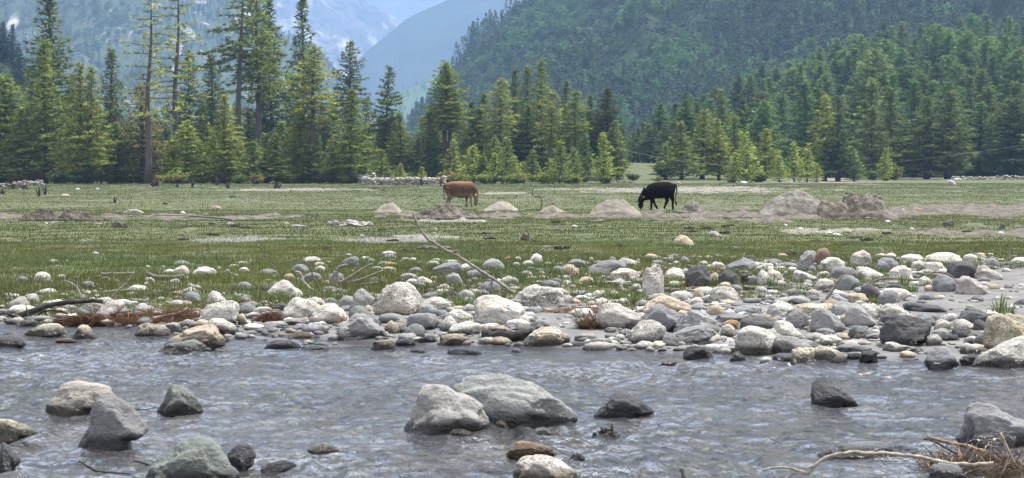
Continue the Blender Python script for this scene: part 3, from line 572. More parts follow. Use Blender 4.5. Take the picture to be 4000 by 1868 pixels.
def rock(col, pts, label=None, ang=.5, name='river_rock', cat='rock', group=None, lean=.3, depth=.34, Yfix=None, submerged=False, rs=None):
    """pts: outline in source pixels of the visible top; real size from where its front foot meets the ground"""
    rs = rs if rs is not None else int(RNG.integers(1e9)); r = np.random.default_rng(rs)
    P = np.array(pts, float); x0, x1, yb, yt = P[:, 0].min(), P[:, 0].max(), P[:, 1].max(), P[:, 1].min(); w, h = x1-x0, yb-yt
    g0 = ground(2000, yb, ZW) if Yfix is None else None
    px = (x0+x1)/2; g = ground(px, yb) if Yfix is None else at(px, yb, Yfix)
    if g.z < ZW-.01 and Yfix is None: g = ground(px, yb, ZW)
    Wm = w/FOC*g.y; D = Wm*depth*r.uniform(.85, 1.15); D = min(D, .75*w/FOC*g.y); Y = g.y+D*.75; s = Y/FOC
    cx, cy_ = px, yb-.38*h
    poly = [(x0+.12*w, yb+.3*h)]+[tuple(p) for p in P]+[(x1-.12*w, yb+.3*h)]
    sx_, sz_ = w/2, h*.65; poly = np.array([((a-cx)/sx_, (cy_-b)/sz_) for a, b in poly])
    th = np.linspace(-np.pi, np.pi, 181)[:-1]; R = np.zeros(180)
    for k in range(len(poly)):
        A, B = poly[k], poly[(k+1) % len(poly)]; e = B-A; d = np.stack([np.cos(th), np.sin(th)], 1); den = d[:, 0]*(-e[1])+d[:, 1]*e[0]
        with np.errstate(divide='ignore', invalid='ignore'):
            t = (A[0]*(-e[1])+A[1]*e[0])/den; u = (d[:, 0]*A[1]-d[:, 1]*A[0])/den
        ok = (np.abs(den) > 1e-9) & (t > 0) & (u >= -1e-6) & (u <= 1+1e-6); R = np.where(ok & (t > R), t, R)
    R = np.where(R <= 0, R[R > 0].mean(), np.minimum(R, 1.7)); kw = 9; kk = np.hanning(kw+2)[1:-1]; kk /= kk.sum()
    R = np.convolve(np.concatenate([R[-(kw//2):], R, R[:kw//2]]), kk, 'valid')
    n = 5 if w > 190 else (4 if w > 60 else 3); S, F = ICO[n]; c = np.sqrt(S[:, 0]**2+S[:, 2]**2); t = np.arctan2(S[:, 2], S[:, 0]); rr = np.interp(t, th, R, period=2*np.pi)
    e = r.uniform(.62, .85)
    V = np.stack([sx_*s*rr*np.cos(t)*c**e, D*np.sign(S[:, 1])*np.abs(S[:, 1])**.9, sz_*s*rr*np.sin(t)*c**e], 1)
    # facets: soft cut by random planes, keeps the outline
    f = np.ones(len(S))
    for _ in range(11):
        q = r.standard_normal(3); q[1] = -abs(q[1])*1.3 if r.random() < .6 else q[1]; q /= np.linalg.norm(q); d = S@q; g_ = r.uniform(.97-.34*ang, 1.02-.14*ang)/np.maximum(d, .05)
        f = np.minimum(f, g_)+0*d if ang > .75 else -np.log(np.exp(-22*f)+np.exp(-22*np.minimum(g_, 3)))/22
    f = np.clip(f, .55, 1); V *= (1-(1-f)*ss(0, .45, np.abs(S[:, 1])))[:, None]
    o = r.uniform(0, 50, 3); V *= (1+(.06+.06*ang)*fbm(S[:, 0]*1.5+o[0], S[:, 1]*1.5+o[1], S[:, 2]*1.5+o[2], 3, 1)-(.05+.08*ang)*np.maximum(0, .25-np.abs(fbm(S[:, 0]*1.7+o[1], S[:, 1]*1.7+o[2], S[:, 2]*2.6+o[0], 3, 4)))*2.4+(.006+.011*ang)*fbm(S[:, 0]*5+o[0], S[:, 1]*5, S[:, 2]*5, 2, 2))[:, None]
    zc = ZC+(YH-cy_)/FOC*Y; zt = V[:, 2]; V[:, 1] += lean*(zt-zt.min())*.5
    if submerged: zc -= .0
    me = mesh(name, V, F, True); o_ = link(name, me, MAT_ROCK, None, ((cx-2000)/FOC*Y, Y, zc)); base, al = RC[col]; j = r.uniform(.9, 1.1); o_.color = (base[0]*j*r.uniform(.97, 1.03), base[1]*j, base[2]*j*r.uniform(.97, 1.03), al*r.uniform(.75, 1.15))
    tag(o_, label, cat, group); ROCKS.append(dict(o=o_, px=cx, py=yb, w=w, h=h, col=col, label=label)); return o_
ROCKS = []
def P_(tile, s):
    a, b = TILE[tile]; return [(a+float(q.split(',')[0])/2.406, b+float(q.split(',')[1])/2.406) for q in s.split()]
def ELL(tile, cx, by, w, h, r):
    a, b = TILE[tile]; th = np.linspace(math.pi*1.04, -math.pi*.04, 11); k = r.uniform(.7, 1); sk = r.uniform(-.25, .25)
    return [(a+(cx+w/2*math.cos(t)+sk*w/2*max(0, math.sin(t)))/2.406, b+(by-h*max(0, math.sin(t))**k*r.uniform(.94, 1.05))/2.406) for t in th]
# outlined rocks: tile | colour | angularity | outline | label
BIG = """A|p|.4|60,745 85,680 165,625 215,620 260,670 280,740|pinkish rounded rock behind the left end of the dark driftwood log
A|s|.6|850,840 900,760 960,690 1050,650 1140,655 1175,690 1110,770 1000,840|slanting flecked slab leaning above the left heap of dead needles
A|c|.5|640,810 690,750 780,700 850,705 870,800|pale grey rock between the dark log and the slanting slab
A|m|.7|210,985 260,930 400,885 520,880 590,910 610,960 600,1000|broad yellow stained rock at the left water edge
A|m|.8|665,1010 700,930 740,895 800,895 850,940 930,1020|knobbly yellow stained rock just right of the broad one at the left water edge
A|m|.9|1255,985 1280,910 1350,870 1440,880 1520,890 1590,950 1590,1000|rough amber stained rock in the shallows left of the tan pair
A|w|.5|1510,960 1540,890 1620,860 1680,880 1710,950|whitish rock touching the rough amber stained rock
A|t|.5|1710,960 1800,870 1890,835 1960,860 2010,940|tan grey hump right behind the large tan boulder of the shallows
A|s|.5|1940,860 2010,830 2100,840 2190,890 2240,960 2200,990|flecked pale rock right of the tan grey hump
A|s|.7|1870,850 1880,760 1960,700 2080,665 2180,665 2230,700 2240,800 2210,900|big blocky speckled grey boulder over the left water edge
A|s|.5|1930,690 1940,610 1990,573 2050,585 2110,640 2140,700|round white rock on top behind the blocky speckled boulder
A|m|.4|2225,890 2230,800 2270,775 2310,830 2322,890|small tan egg of rock against the blocky speckled boulder
A|t|.6|1535,1065 1600,1010 1720,950 1860,905 1960,895 2040,950 2110,1040 2110,1090 1990,1110|large tan boulder lying in the shallows at left
A|v|.7|1455,1150 1520,1090 1650,1055 1800,1028 1880,1060 1990,1120 1920,1160|low grey green rock in front of the large tan boulder
A|d|.4|-60,1110 -20,1000 60,990 140,995 210,1040 240,1080 190,1115|dark wet rock cut by the left edge of the photo in the stream
B|w|.5|90,650 100,580 160,520 240,470 300,480 360,530 430,590 440,630|white hump in the grass left of the forked dry stick
B|s|.8|240,830 260,740 330,650 390,630 470,660 560,690 620,730 600,800 500,840|wedge of black flecked rock right of the small heap of dead needles
B|w|.5|485,885 500,810 570,740 640,700 740,700 800,740 860,810 850,870|white boulder left of the big triangular boulder
B|c|.6|905,750 915,620 950,560 1010,555 1070,590 1115,640 1110,760|smooth pale grey boulder leaning on the great white dome
B|s|.5|1105,800 1110,680 1130,620 1170,570 1230,520 1310,490 1400,490 1470,520 1530,570 1570,640 1570,720 1500,790|great white speckled dome boulder on the bank at centre
B|v|.5|865,850 870,760 930,710 990,705 1060,770 1130,820 1190,900|blue green grey rock behind the big triangular boulder
B|c|.9|750,1030 770,930 840,850 900,790 950,770 1010,785 1100,860 1180,930 1235,990 1230,1030|big triangular grey boulder at the water edge left of centre
B|g|.4|1405,910 1420,810 1500,780 1620,775 1700,800 1725,860 1690,920 1560,940|smooth oval grey rock in front of the great white dome
B|w|.6|1780,970 1850,890 1960,860 2100,870 2130,920 2100,990|flat whitish rock left of the black rotten log
B|m|.8|1710,1090 1720,1010 1800,975 1900,980 1970,1020 2010,1090|mottled amber rock in the water left of the black rotten log
B|m|.9|1080,1120 1090,1050 1160,1030 1270,1035 1310,1070 1310,1120|small knobbly amber rock in the water under the triangular boulder
B|d|.4|65,1115 130,1050 200,1030 320,1040 400,1080 430,1120|low dark grey rock alone in the water left of centre
B|w|.4|2040,900 2040,740 2080,650 2150,620 2250,618 2350,640 2480,690 2540,760 2570,850 2540,900|big pale egg shaped boulder behind the black rotten log
B|g|.9|790,350 800,300 870,255 930,240 965,270 975,350|angular grey block with a dark hollow behind the driftwood root
B|g|.4|1640,420 1660,360 1740,315 1830,295 1900,310 1930,350 1900,410|wide smooth grey rock in the grass under the long leaning branch
B|w|.5|1510,510 1520,445 1560,430 1640,470 1700,520|white rock just behind the great white dome
B|c|.5|1780,530 1790,430 1850,395 1900,410 1960,510|upright pale grey rock left of the foot of the leaning branch
C|t|.5|455,440 460,360 510,320 570,325 620,370 650,440|tan swirled round rock in the grass
C|g|.6|490,335 560,270 640,268 700,300 700,350|grey rock behind the tan swirled one
C|g|.4|700,410 730,350 830,300 950,275 1050,290 1090,340 950,410 860,440|long smooth grey whaleback rock in the grass
C|s|.5|980,310 1030,258 1090,265 1200,300 1230,340|flecked white rock behind the grey whaleback
C|s|.7|925,440 940,390 1010,350 1100,360 1180,390 1205,450 1190,480|white rock with a dark notch before the grey whaleback
C|g|.3|255,550 290,480 370,467 440,490 485,550|smooth grey dome peeping over the big white boulder
C|w|.4|-10,680 60,590 150,530 230,500 285,540|white slope of rock tucked left behind the big white boulder
C|s|.7|70,715 75,630 110,580 200,530 300,525 400,540 480,545 540,580 568,640 560,715|big white boulder with a dark left end just right of the branch foot
C|s|.9|1215,620 1230,520 1240,420 1270,360 1340,340 1400,350 1430,420 1440,500 1440,610|tall black speckled white rock standing on the bank
C|d|.7|1625,520 1635,400 1660,345 1740,335 1830,345 1860,420 1885,510 1850,535|upright blue grey rock with pits in its face
C|g|.5|2000,390 2030,320 2110,280 2200,268 2300,295 2335,330 2250,400|wide blue grey rock at the top of the bank right of the pitted one
C|d|.4|1935,520 1945,430 1990,380 2060,375 2120,410 2135,500 2100,530|dark blue grey rounded rock beside the small rotten stump
C|w|.6|2235,410 2290,350 2406,305 2440,410|white wedge of rock right of the wide blue grey one
C|s|.7|1870,650 1870,580 1910,535 2000,525 2080,545 2140,610 2130,660|square white boulder with a dark underside
C|t|.6|1210,770 1290,660 1380,620 1480,615 1560,650 1680,690 1720,750 1600,785|broad low cream rock across the middle of the bank
C|w|.5|765,730 780,650 850,635 910,655 940,730|white rock behind the shaded rough boulder
C|s|.8|715,670 750,600 800,565 870,570 900,650|dark sided rock at the edge of the long grass
C|s|.9|805,910 810,770 840,700 900,675 1000,690 1100,740 1180,790 1210,850 1180,910 1090,940|large rough boulder with a dark shaded flank beside the dry root clump
C|g|.7|1170,930 1200,830 1260,750 1340,705 1410,705 1500,750 1600,800 1620,870 1480,960|big blue grey boulder with a notch in its top
C|c|.8|1480,975 1530,900 1610,800 1680,735 1750,730 1840,790 1920,860 1970,930 1940,980|big mottled grey white boulder right of the notched blue grey one
C|s|.6|1085,1070 1090,960 1180,900 1240,850 1330,845 1420,880 1470,940 1430,1010 1400,1070|two humped white boulder at the water edge
C|g|.6|1395,1075 1420,1020 1500,980 1620,930 1750,893 1840,900 1920,950 1940,990 1850,1040 1700,1075|long grey brown rock lying right of the two humped white boulder
C|m|.6|70,1085 130,1020 200,950 290,912 400,915 490,950 550,990 580,1040 520,1090|cream boulder at the water edge just right of the black rotten log
C|g|.6|1890,860 1950,790 2100,790 2240,800 2200,860|flat topped grey rock between two large boulders
C|d|.6|2135,960 2140,850 2200,820 2300,815 2500,840 2530,910 2400,950|slate coloured boulder left of the white shore boulder
C|s|.6|2085,1180 2100,1050 2130,970 2200,915 2300,905 2420,930 2500,1000 2540,1100 2480,1180|large white shore boulder right of centre, stained dark along its base
C|k|.7|1605,1225 1640,1110 1720,1088 1800,1100 1880,1150 1930,1225|black wet rock standing in the water before the shore boulders
C|g|.5|2050,1235 2080,1165 2130,1141 2190,1186 2210,1235|small grey wet rock at the foot of the large white shore boulder
D|c|.6|275,385 310,260 370,190 420,180 460,210 440,280 400,360|tall pale grey stone leaning against the brown egg stone
D|b|.2|420,320 430,240 480,180 530,165 580,185 597,250 540,310|brown egg shaped stone standing at the top of the bank
D|w|.5|470,390 500,300 570,255 660,250 740,300 720,390|white rounded rock in front of the brown egg stone
D|s|.8|775,350 780,240 840,195 900,183 960,220 990,290 980,350|tall white rock with a dark pitted left side at the top of the bank
D|w|.5|1220,330 1260,250 1340,218 1430,225 1460,270 1400,330|white rock at the base of the tall bent grass stalk
D|g|.4|1005,390 1040,280 1110,253 1180,260 1225,310 1220,390|grey dome right of the tall pitted white rock
D|w|.4|1460,320 1500,240 1600,207 1720,215 1800,240 1840,290 1800,330|long white boulder along the top of the right bank
D|w|.6|1330,380 1360,300 1430,280 1490,300 1500,380|chalky white rock below the long white boulder, the left of two
D|w|.6|1490,400 1500,310 1570,295 1650,310 1690,390|chalky white rock below the long white boulder, the right of two
D|w|.7|1130,470 1150,380 1210,340 1290,333 1360,365 1370,470|dome of cracked white rock above the bent driftwood stick
D|w|.5|1830,320 1840,240 1900,218 1970,240 1970,320|white rock between the long white boulder and the right edge
D|s|.7|1950,420 1970,330 2040,325 2120,370 2200,420 2220,460|white sloping rock with a black flank near the right mud
D|s|.6|225,460 240,390 290,375 370,400 480,450 400,490|low white rock in the grass left of the round grey pair
D|g|.6|540,470 600,370 700,335 800,350 860,400 850,480|grey ridge of rock behind the round grey boulder
D|g|.3|630,540 640,480 690,435 740,415 810,430 870,480 850,550 720,565|round smooth grey boulder by the tilted dead stick
D|w|.6|820,430 850,345 930,345 1020,380 1100,420 1090,480|white mossy rock right of the round smooth grey boulder
D|s|.6|440,530 480,465 550,453 620,470 635,520 560,562|black and white rock above the tilted dead stick
D|d|.4|860,600 890,530 950,502 1020,530 1070,600 1040,660|dark grey rounded rock under the left end of the bent stick
D|w|.6|1070,610 1100,550 1200,543 1320,560 1370,610 1250,670|cream block behind the round grey blue stone
D|g|.3|1040,690 1060,610 1110,570 1180,563 1230,590 1255,650 1230,705|round grey blue stone in front of the cream block
D|d|.5|1685,450 1690,350 1730,300 1820,292 1920,300 1970,350 1980,440|large dark grey boulder at the top of the right bank
D|g|.5|1550,580 1560,470 1620,420 1700,425 1770,470 1785,570|mottled grey boulder left of the brown speckled one
D|p|.7|1785,560 1790,470 1830,425 1890,425 1970,470 2060,540 2095,600 2000,608|brown speckled boulder on the mud at the right
D|t|.5|715,660 740,600 830,583 920,600 965,670 860,682|tan and white rock under the dark grey rounded rock
D|c|.5|575,690 610,610 670,600 740,650 730,690|small pale grey rock at the foot of the tilted dead stick
D|w|.5|-5,780 20,710 90,675 160,672 220,700 260,760 200,795|white dome right of the two grey boulders of the middle bank
D|m|.6|245,775 270,700 350,685 480,690 600,680 620,730 500,795|low stained rock right of the white dome
D|c|.5|600,780 620,700 680,668 740,668 810,700 800,790 700,825|pale grey rock above the dark faced pyramid
D|g|.5|155,880 190,800 250,760 310,760 370,800 390,890 330,935|blue grey mottled dome left of the dark faced pyramid
D|c|1.|395,950 420,830 450,760 500,725 570,740 640,800 720,880 760,930 700,968|pyramid shaped boulder with one dark face
D|c|1.|745,905 750,790 780,710 830,680 880,710 960,800 1050,890 1055,915|pale pointed slab boulder right of the dark faced pyramid
D|w|.6|860,740 900,690 1000,695 1060,720 1050,840|white rock behind the pale pointed slab boulder
D|s|.7|1045,850 1045,760 1090,700 1150,690 1240,720 1330,780 1400,830|cream wedge of rock behind the huge dark boulder
D|d|.8|1070,1080 1070,950 1100,850 1180,800 1300,797 1450,820 1540,870 1565,960 1500,1060 1400,1095|huge dark grey boulder at the centre of the right bank
D|d|.5|1280,770 1300,690 1350,675 1480,690 1600,710 1700,760|flat dark slab on the mud behind the huge dark boulder
D|v|.7|745,1020 770,930 830,895 900,905 950,940 1050,950 1000,1025|green slate rock lying left of the huge dark boulder
D|d|.6|1775,850 1830,770 1900,745 2000,750 2080,790 2060,870|dark flecked rock behind the tall grass at the right
D|d|.6|1935,940 1950,860 2000,835 2060,870 2070,930|small dark wedge left of the orange speckled boulder
D|d|.4|1735,1010 1750,940 1830,915 1920,950 1930,1005|dark brown rounded rock left of the orange speckled boulder
D|v|.5|1950,1100 1960,1010 2000,975 2060,970 2070,1110|blue grey slab leaning on the orange speckled boulder
D|s|.7|1815,1150 1820,1090 1880,1065 1970,1085 2030,1120 2010,1168|rough cream rock in the shallows before the orange speckled boulder
D|m|.9|2060,1160 2060,930 2080,820 2150,775 2300,790 2406,800 2500,830 2520,1000 2500,1160|massive orange speckled boulder at the right edge
D|s|.9|1915,1290 2000,1200 2100,1140 2200,1090 2406,1000 2500,1000 2520,1290|grey speckled boulder sloping out of the right edge into the water
D|w|.7|55,900 70,850 130,848 210,870 280,940 345,1010 330,1040|light crusty rock under the blue grey mottled dome
D|w|.6|-40,1080 0,930 60,930 130,990 60,1130|pale rock just right of the large white shore boulder
D|c|.7|60,1110 80,1010 130,985 220,990 330,1040 440,1100 400,1180|long pale grey shore boulder with a dark hollow below
D|m|.9|215,1280 235,1130 340,1105 440,1120 430,1285|brown stained rock at the water edge below the long pale shore boulder
D|m|.8|415,1250 420,1130 480,1095 560,1090 680,1140 760,1200 768,1255|olive stained rock at the water edge right of the brown stained one
D|w|.7|485,1100 500,1000 580,985 650,990 730,1060 740,1110|cream rock behind the olive stained rock
D|w|.7|1080,1125 1110,1060 1200,1050 1260,1080 1470,1110 1480,1145|low cream rock in the wet mud before the huge dark boulder
D|d|.8|865,1225 900,1120 980,1105 1040,1150 1050,1240|small dark broken rock right of the olive stained one
D|g|.8|1490,1240 1540,1140 1600,1100 1690,1090 1750,1140 1820,1270 1740,1310|two toned wet rock standing in the shallows at the right
D|k|.6|1810,1215 1850,1186 1950,1166 2010,1176 1980,1236 1900,1266|black wet stone left of the sloping right edge boulder
E|p|.6|410,540 460,470 510,410 570,340 640,318 800,313 900,320 970,350 1040,430 1010,560 820,620 640,600|pale pinkish boulder in the stream at left behind the grey cone
E|g|.6|690,940 760,780 820,690 850,570 900,470 960,430 1030,430 1100,460 1180,540 1280,640 1350,720 1390,780 1300,840 1200,890|cone shaped grey boulder with a wet black base in the left stream
E|v|1.|1440,605 1500,510 1550,420 1570,350 1630,328 1690,340 1760,390 1830,460 1880,530 1905,590 1890,605|dark green boulder with a shadowed face in the left stream
E|v|.8|1320,1300 1400,1100 1500,1010 1600,930 1700,860 1780,830 1880,830 1970,870 2060,960 2130,1070 2220,1180 2260,1300|large cracked olive grey boulder at the bottom left edge
E|d|.7|2100,1000 2170,940 2230,890 2290,885 2350,930 2390,1000 2380,1110 2300,1140 2180,1130|black wet rock right of the cracked olive grey boulder
E|m|.8|-60,850 -60,660 20,650 120,690 250,740 325,790 300,840 150,855|yellow speckled rock at the left edge of the stream
E|d|.6|-60,1160 -40,960 0,870 60,900 90,960 170,1070 100,1140|dark broken rock at the left edge below the yellow speckled one
F|m|1.|475,950 540,910 620,890 700,900 770,950 750,990 600,995|small dark mossy stone alone in the open water
F|v|.7|10,1130 100,1070 250,1045 370,1070 380,1110 250,1155 80,1165|flat mossy stone awash near the bottom edge
F|c|.8|1400,790 1410,710 1450,600 1490,470 1540,380 1620,340 1720,332 1810,350 1880,400 2000,460 2120,540 2190,640 2200,730 2100,760 1750,800 1500,810|large smooth grey boulder at the middle of the stream
F|c|.7|1870,560 1870,370 1950,290 2060,230 2200,225 2350,240 2500,280 2650,350 2780,430 2900,480 2980,560 3020,650 3000,705 2700,725 2300,735|large white streaked boulder behind the smooth grey one in midstream
F|t|.4|2230,745 2250,690 2310,662 2350,690 2390,745|small tan stone between the two large midstream boulders
F|m|.9|1800,805 1850,755 1950,750 2060,800 1940,822|yellow stone at the foot of the smooth grey midstream boulder
G|w|.3|180,785 230,740 300,733 360,750 390,795|cream pebble stone under the right end of the midstream boulders
G|d|.5|775,635 830,560 890,500 950,430 1030,410 1110,420 1190,460 1280,530 1350,590 1300,620 1100,630 900,640|wet dark dome with a dry grey top in midstream
G|o|.9|-40,1010 -30,950 40,880 150,870 260,890 380,940 420,990 400,1015|orange brown mossy stone near the bottom edge
G|s|.9|5,1300 20,1090 90,1010 180,990 300,1000 420,1040 520,1090 600,1150 640,1203 650,1300|white and dark boulder at the bottom edge of the photo
G|v|.4|540,1035 580,980 620,975 670,1000 700,1035|little olive stone right of the orange brown mossy stone
G|w|.6|1390,135 1420,100 1520,85 1600,90 1660,140|low cream stone awash left of the black shore rock
H|d|.6|405,530 410,400 440,310 500,275 580,270 650,300 720,360 790,430 850,500 860,540 650,545|dark grey boulder with a sharp ridge in the right stream
H|g|.7|1770,880 1820,730 1870,620 1930,550 2030,530 2150,545 2250,610 2350,660 2500,700 2560,800 2560,920 2200,920 1900,890|wrinkled grey boulder at the right edge behind the debris pile
H|c|.3|430,1010 600,930 700,895 900,880 1150,870 1250,890 1350,940 1440,1015|flat white topped stone awash under the long foreground branch
H|g|.6|1500,1260 1560,1100 1650,1070 1800,1090 1870,1160 1900,1260|grey stone half buried under the foreground debris pile
H|s|.7|320,140 370,95 430,70 470,100 500,145|pale triangular stone in the water under the olive stained rock"""
for ln in BIG.split('\n'):
    a, c_, ang, pts, lb = ln.split('|'); big = a in 'EFGH'; ang = min(.95, float(ang)+.17)
    rock(c_, P_(a, pts), lb, float(ang), depth=.22 if 'streaked' in lb else .34, name='boulder' if ('boulder' in lb) else 'river_rock', cat='boulder' if 'boulder' in lb else 'rock')
# smaller stones: tile | colour,cx,base,w,h ; ...
SM = {'A': "g,200,490,130,58;w,395,480,165,92;g,440,500,100,45;w,568,460,90,45;g,825,540,155,65;w,985,475,100,40;w,1280,575,210,60;w,1395,490,110,50;w,1365,520,60,35;w,1700,425,165,90;s,1915,438,235,100;w,1590,410,130,45;w,1630,495,120,40;g,1630,575,130,45;w,1840,560,110,45;g,2300,565,170,80;g,1800,690,175,125;w,2280,322,135,32;w,2190,355,120,35;w,2300,400,120,55;g,2125,415,80,50;w,2055,375,50,35;w,230,795,340,90;w,450,722,140,58;w,570,832,150,50;w,400,870,330,65;m,240,900,200,60;o,610,1052,200,35;p,1770,922,165,82;g,2300,690,150,70;g,2320,782,180,100;s,2370,832,170,62;d,2110,1045,80,30;w,10,745,90,45;w,1500,662,80,35;w,700,452,60,20;w,905,442,70,25;g,1090,502,80,40;g,60,1000,110,40;w,885,585,60,25;w,1990,310,60,16;w,895,228,62,24",
 'B': "g,110,425,200,60;w,165,450,110,28;s,520,302,185,60;g,415,402,170,85;s,590,397,130,65;t,600,352,140,55;g,515,502,230,108;t,310,472,120,65;w,550,702,200,72;d,215,762,160,78;w,50,792,200,78;c,350,892,270,70;w,155,917,310,62;c,850,740,170,125;g,700,692,130,58;t,1060,782,110,75;g,1290,880,300,105;c,1600,790,220,108;s,1695,742,310,115;t,1280,972,145,115;g,1485,1012,210,130;g,1820,880,160,105;s,1810,952,170,145;w,1870,862,250,115;t,1940,852,130,80;d,1620,1057,200,60;k,1400,1085,210,65;v,560,1132,270,52;o,420,1020,260,65;k,600,975,170,50;k,1960,1168,320,62;k,1520,1150,150,25;w,1025,292,110,50;g,1090,312,90,48;g,1255,282,150,65;w,1250,232,150,40;g,1200,347,150,58;o,1255,347,190,50;t,1240,387,160,45;g,1140,387,130,50;g,1400,302,130,50;w,1475,300,80,45;g,1540,332,80,42;w,1690,287,100,24;w,1660,347,150,62;w,1830,317,150,40;w,1985,395,180,88;g,2080,452,230,80;g,1490,397,140,52;c,1440,475,190,68;w,1455,512,130,58;w,1760,562,130,58;g,1110,492,110,50;g,740,505,160,110;c,2230,382,220,112;w,2230,302,120,38;o,2390,287,130,42;w,2370,502,150,70;g,2190,592,210,118;g,2140,617,120,58;c,1970,655,180,98;g,1650,642,200,60;w,1190,285,70,25;t,1585,1215,120,40;w,995,62,50,22;w,900,400,90,30;g,1760,680,140,40;w,1390,352,60,22;t,1660,470,80,40",
 'C': "w,225,312,130,95;w,150,342,110,62;w,40,347,90,48;w,60,287,90,40;w,330,325,80,28;w,450,330,90,28;w,135,437,130,55;c,20,502,100,60;g,440,402,110,68;w,750,302,70,50;w,810,322,140,40;t,690,505,160,72;w,1160,572,110,70;w,1530,455,190,105;w,1350,345,110,30;g,1380,322,150,42;g,1630,315,100,75;w,1800,332,120,45;w,1930,372,150,78;t,1900,475,100,80;s,2370,515,130,145;g,2270,512,100,88;t,1750,642,110,98;d,1820,687,145,48;w,1910,692,70,25;w,2050,692,90,32;w,1600,645,220,75;g,1370,655,220,52;w,1730,705,150,75;w,1050,712,130,75;w,690,1040,200,62;w,820,1085,270,70;w,970,962,200,50;d,265,927,200,70;g,590,1092,190,45;t,1920,795,190,92;g,2220,795,290,92;w,2050,780,70,40;o,2060,932,170,95;s,2040,1005,150,120;w,2000,1072,190,75;w,1185,310,45,45;w,580,795,40,25;t,1350,335,90,18;g,1130,935,100,40;w,2390,300,70,25;w,780,750,100,45;w,1270,700,110,40;c,1205,150,5,5;g,240,70,5,5;w,200,455,190,25;g,1460,420,60,30;w,1010,440,60,20;t,1730,790,60,30;w,1140,565,60,25",
 'D': "g,60,310,150,42;g,180,352,240,52;g,420,392,80,62;w,1160,257,110,45;w,2020,267,90,30;g,2090,350,180,92;w,2380,312,180,60;w,60,482,190,115;g,230,622,150,75;s,435,632,150,75;d,1210,555,190,52;t,1530,572,110,60;w,1490,525,130,95;g,1490,657,150,70;c,220,684,360,62;d,1120,885,150,90;g,1500,890,170,95;g,1530,862,250,88;t,730,885,110,100;w,1720,855,150,78;w,1830,935,240,98;s,1645,935,150,98;c,1640,1015,180,98;s,1570,1085,160,105;k,1730,1038,170,60;v,1965,1015,170,68;d,1905,1075,120,65;c,800,1145,330,75;k,830,1215,180,62;g,60,825,170,92;w,20,350,80,42;w,1290,330,90,30;w,2200,290,90,24;g,2270,545,90,40;g,2040,480,120,40;w,700,270,60,25;w,2300,740,150,40;g,2380,700,100,60;w,120,360,120,20;w,580,335,60,30;g,980,620,70,30;w,870,690,100,30;w,1280,455,80,25;c,170,440,50,60;w,60,600,140,40;d,90,555,200,30;w,1760,250,50,18;w,1150,760,60,20;w,2200,735,120,20;k,300,1290,130,30;w,360,520,60,30;w,410,355,60,24;c,2010,345,60,20"}
rs_ = np.random.default_rng(99)
BIGR = list(ROCKS)
def size_word(w): return 'tiny' if w < 28 else 'little' if w < 45 else 'small' if w < 70 else 'medium' if w < 105 else 'sizeable'
def shape_word(w, h): return 'flat' if h < .33*w else 'low' if h < .47*w else 'rounded' if h < .62*w else 'upright'
auto = []
for tl, s in SM.items():
    for q in s.split(';'):
        f = q.split(','); cx, by, w, h = map(float, f[1:])
        if w < 10: continue
        o_ = rock(f[0], ELL(tl, cx, by, w, h, rs_), None, rs_.uniform(.2, .7), group=None); auto.append(ROCKS[-1])
def rel(a, b):
    dx, dy = a['px']-b['px'], a['py']-b['py']
    if abs(dy) > abs(dx)*.9: return 'in front of' if dy > 0 else 'behind'
    return 'right of' if dx > 0 else 'left of'
def short(l):
    return ' '.join(l.split(',')[0].split(' ')[:6])
used = {}
for a in auto:
    best = None
    ds = sorted(BIGR, key=lambda b: math.hypot(a['px']-b['px'], (a['py']-b['py'])*1.5))[:4]
    for b in ds:
        nm = b['label'].split(',')[0]
        for cut in (' at the ', ' in the ', ' behind ', ' beside ', ' right ', ' left ', ' on the ', ' between ', ' under ', ' alone ', ' against ', ' above ', ' before ', ' standing ', ' touching', ' leaning ', ' lying ', ' just ', ' with a ', ' cut by', ' along', ' across', ' peeping', ' tucked', ' by the', ' below', ' in front', ' near', ' sloping', ' half', ' awash', ' stained dark', ' with one', ' with pits', ' of '):
            i = nm.find(cut)
            if i > 8: nm = nm[:i]
        if sum(1 for x in BIGR if x['label'].startswith(nm)) > 1: continue
        lb = f"{size_word(a['w'])} {shape_word(a['w'], a['h'])} {CN[a['col']]} stone {rel(a, b)} the {nm}"
        if len(lb.split()) <= 16 and lb not in used: best = lb; break
    if best is None:
        b = ds[0]; side = 'closest to' if len(auto) % 2 else 'touching'; best = f"{size_word(a['w'])} {shape_word(a['w'], a['h'])} {CN[a['col']]} stone near the {' '.join(nm.split()[:7])}"
    used.setdefault(best, []).append(a); a['o']['label'] = best
for k, v in used.items():
    if len(v) > 1:
        for i, a in enumerate(v): a['o']['group'] = 'look-alike stones near the '+k.split(' the ')[-1]
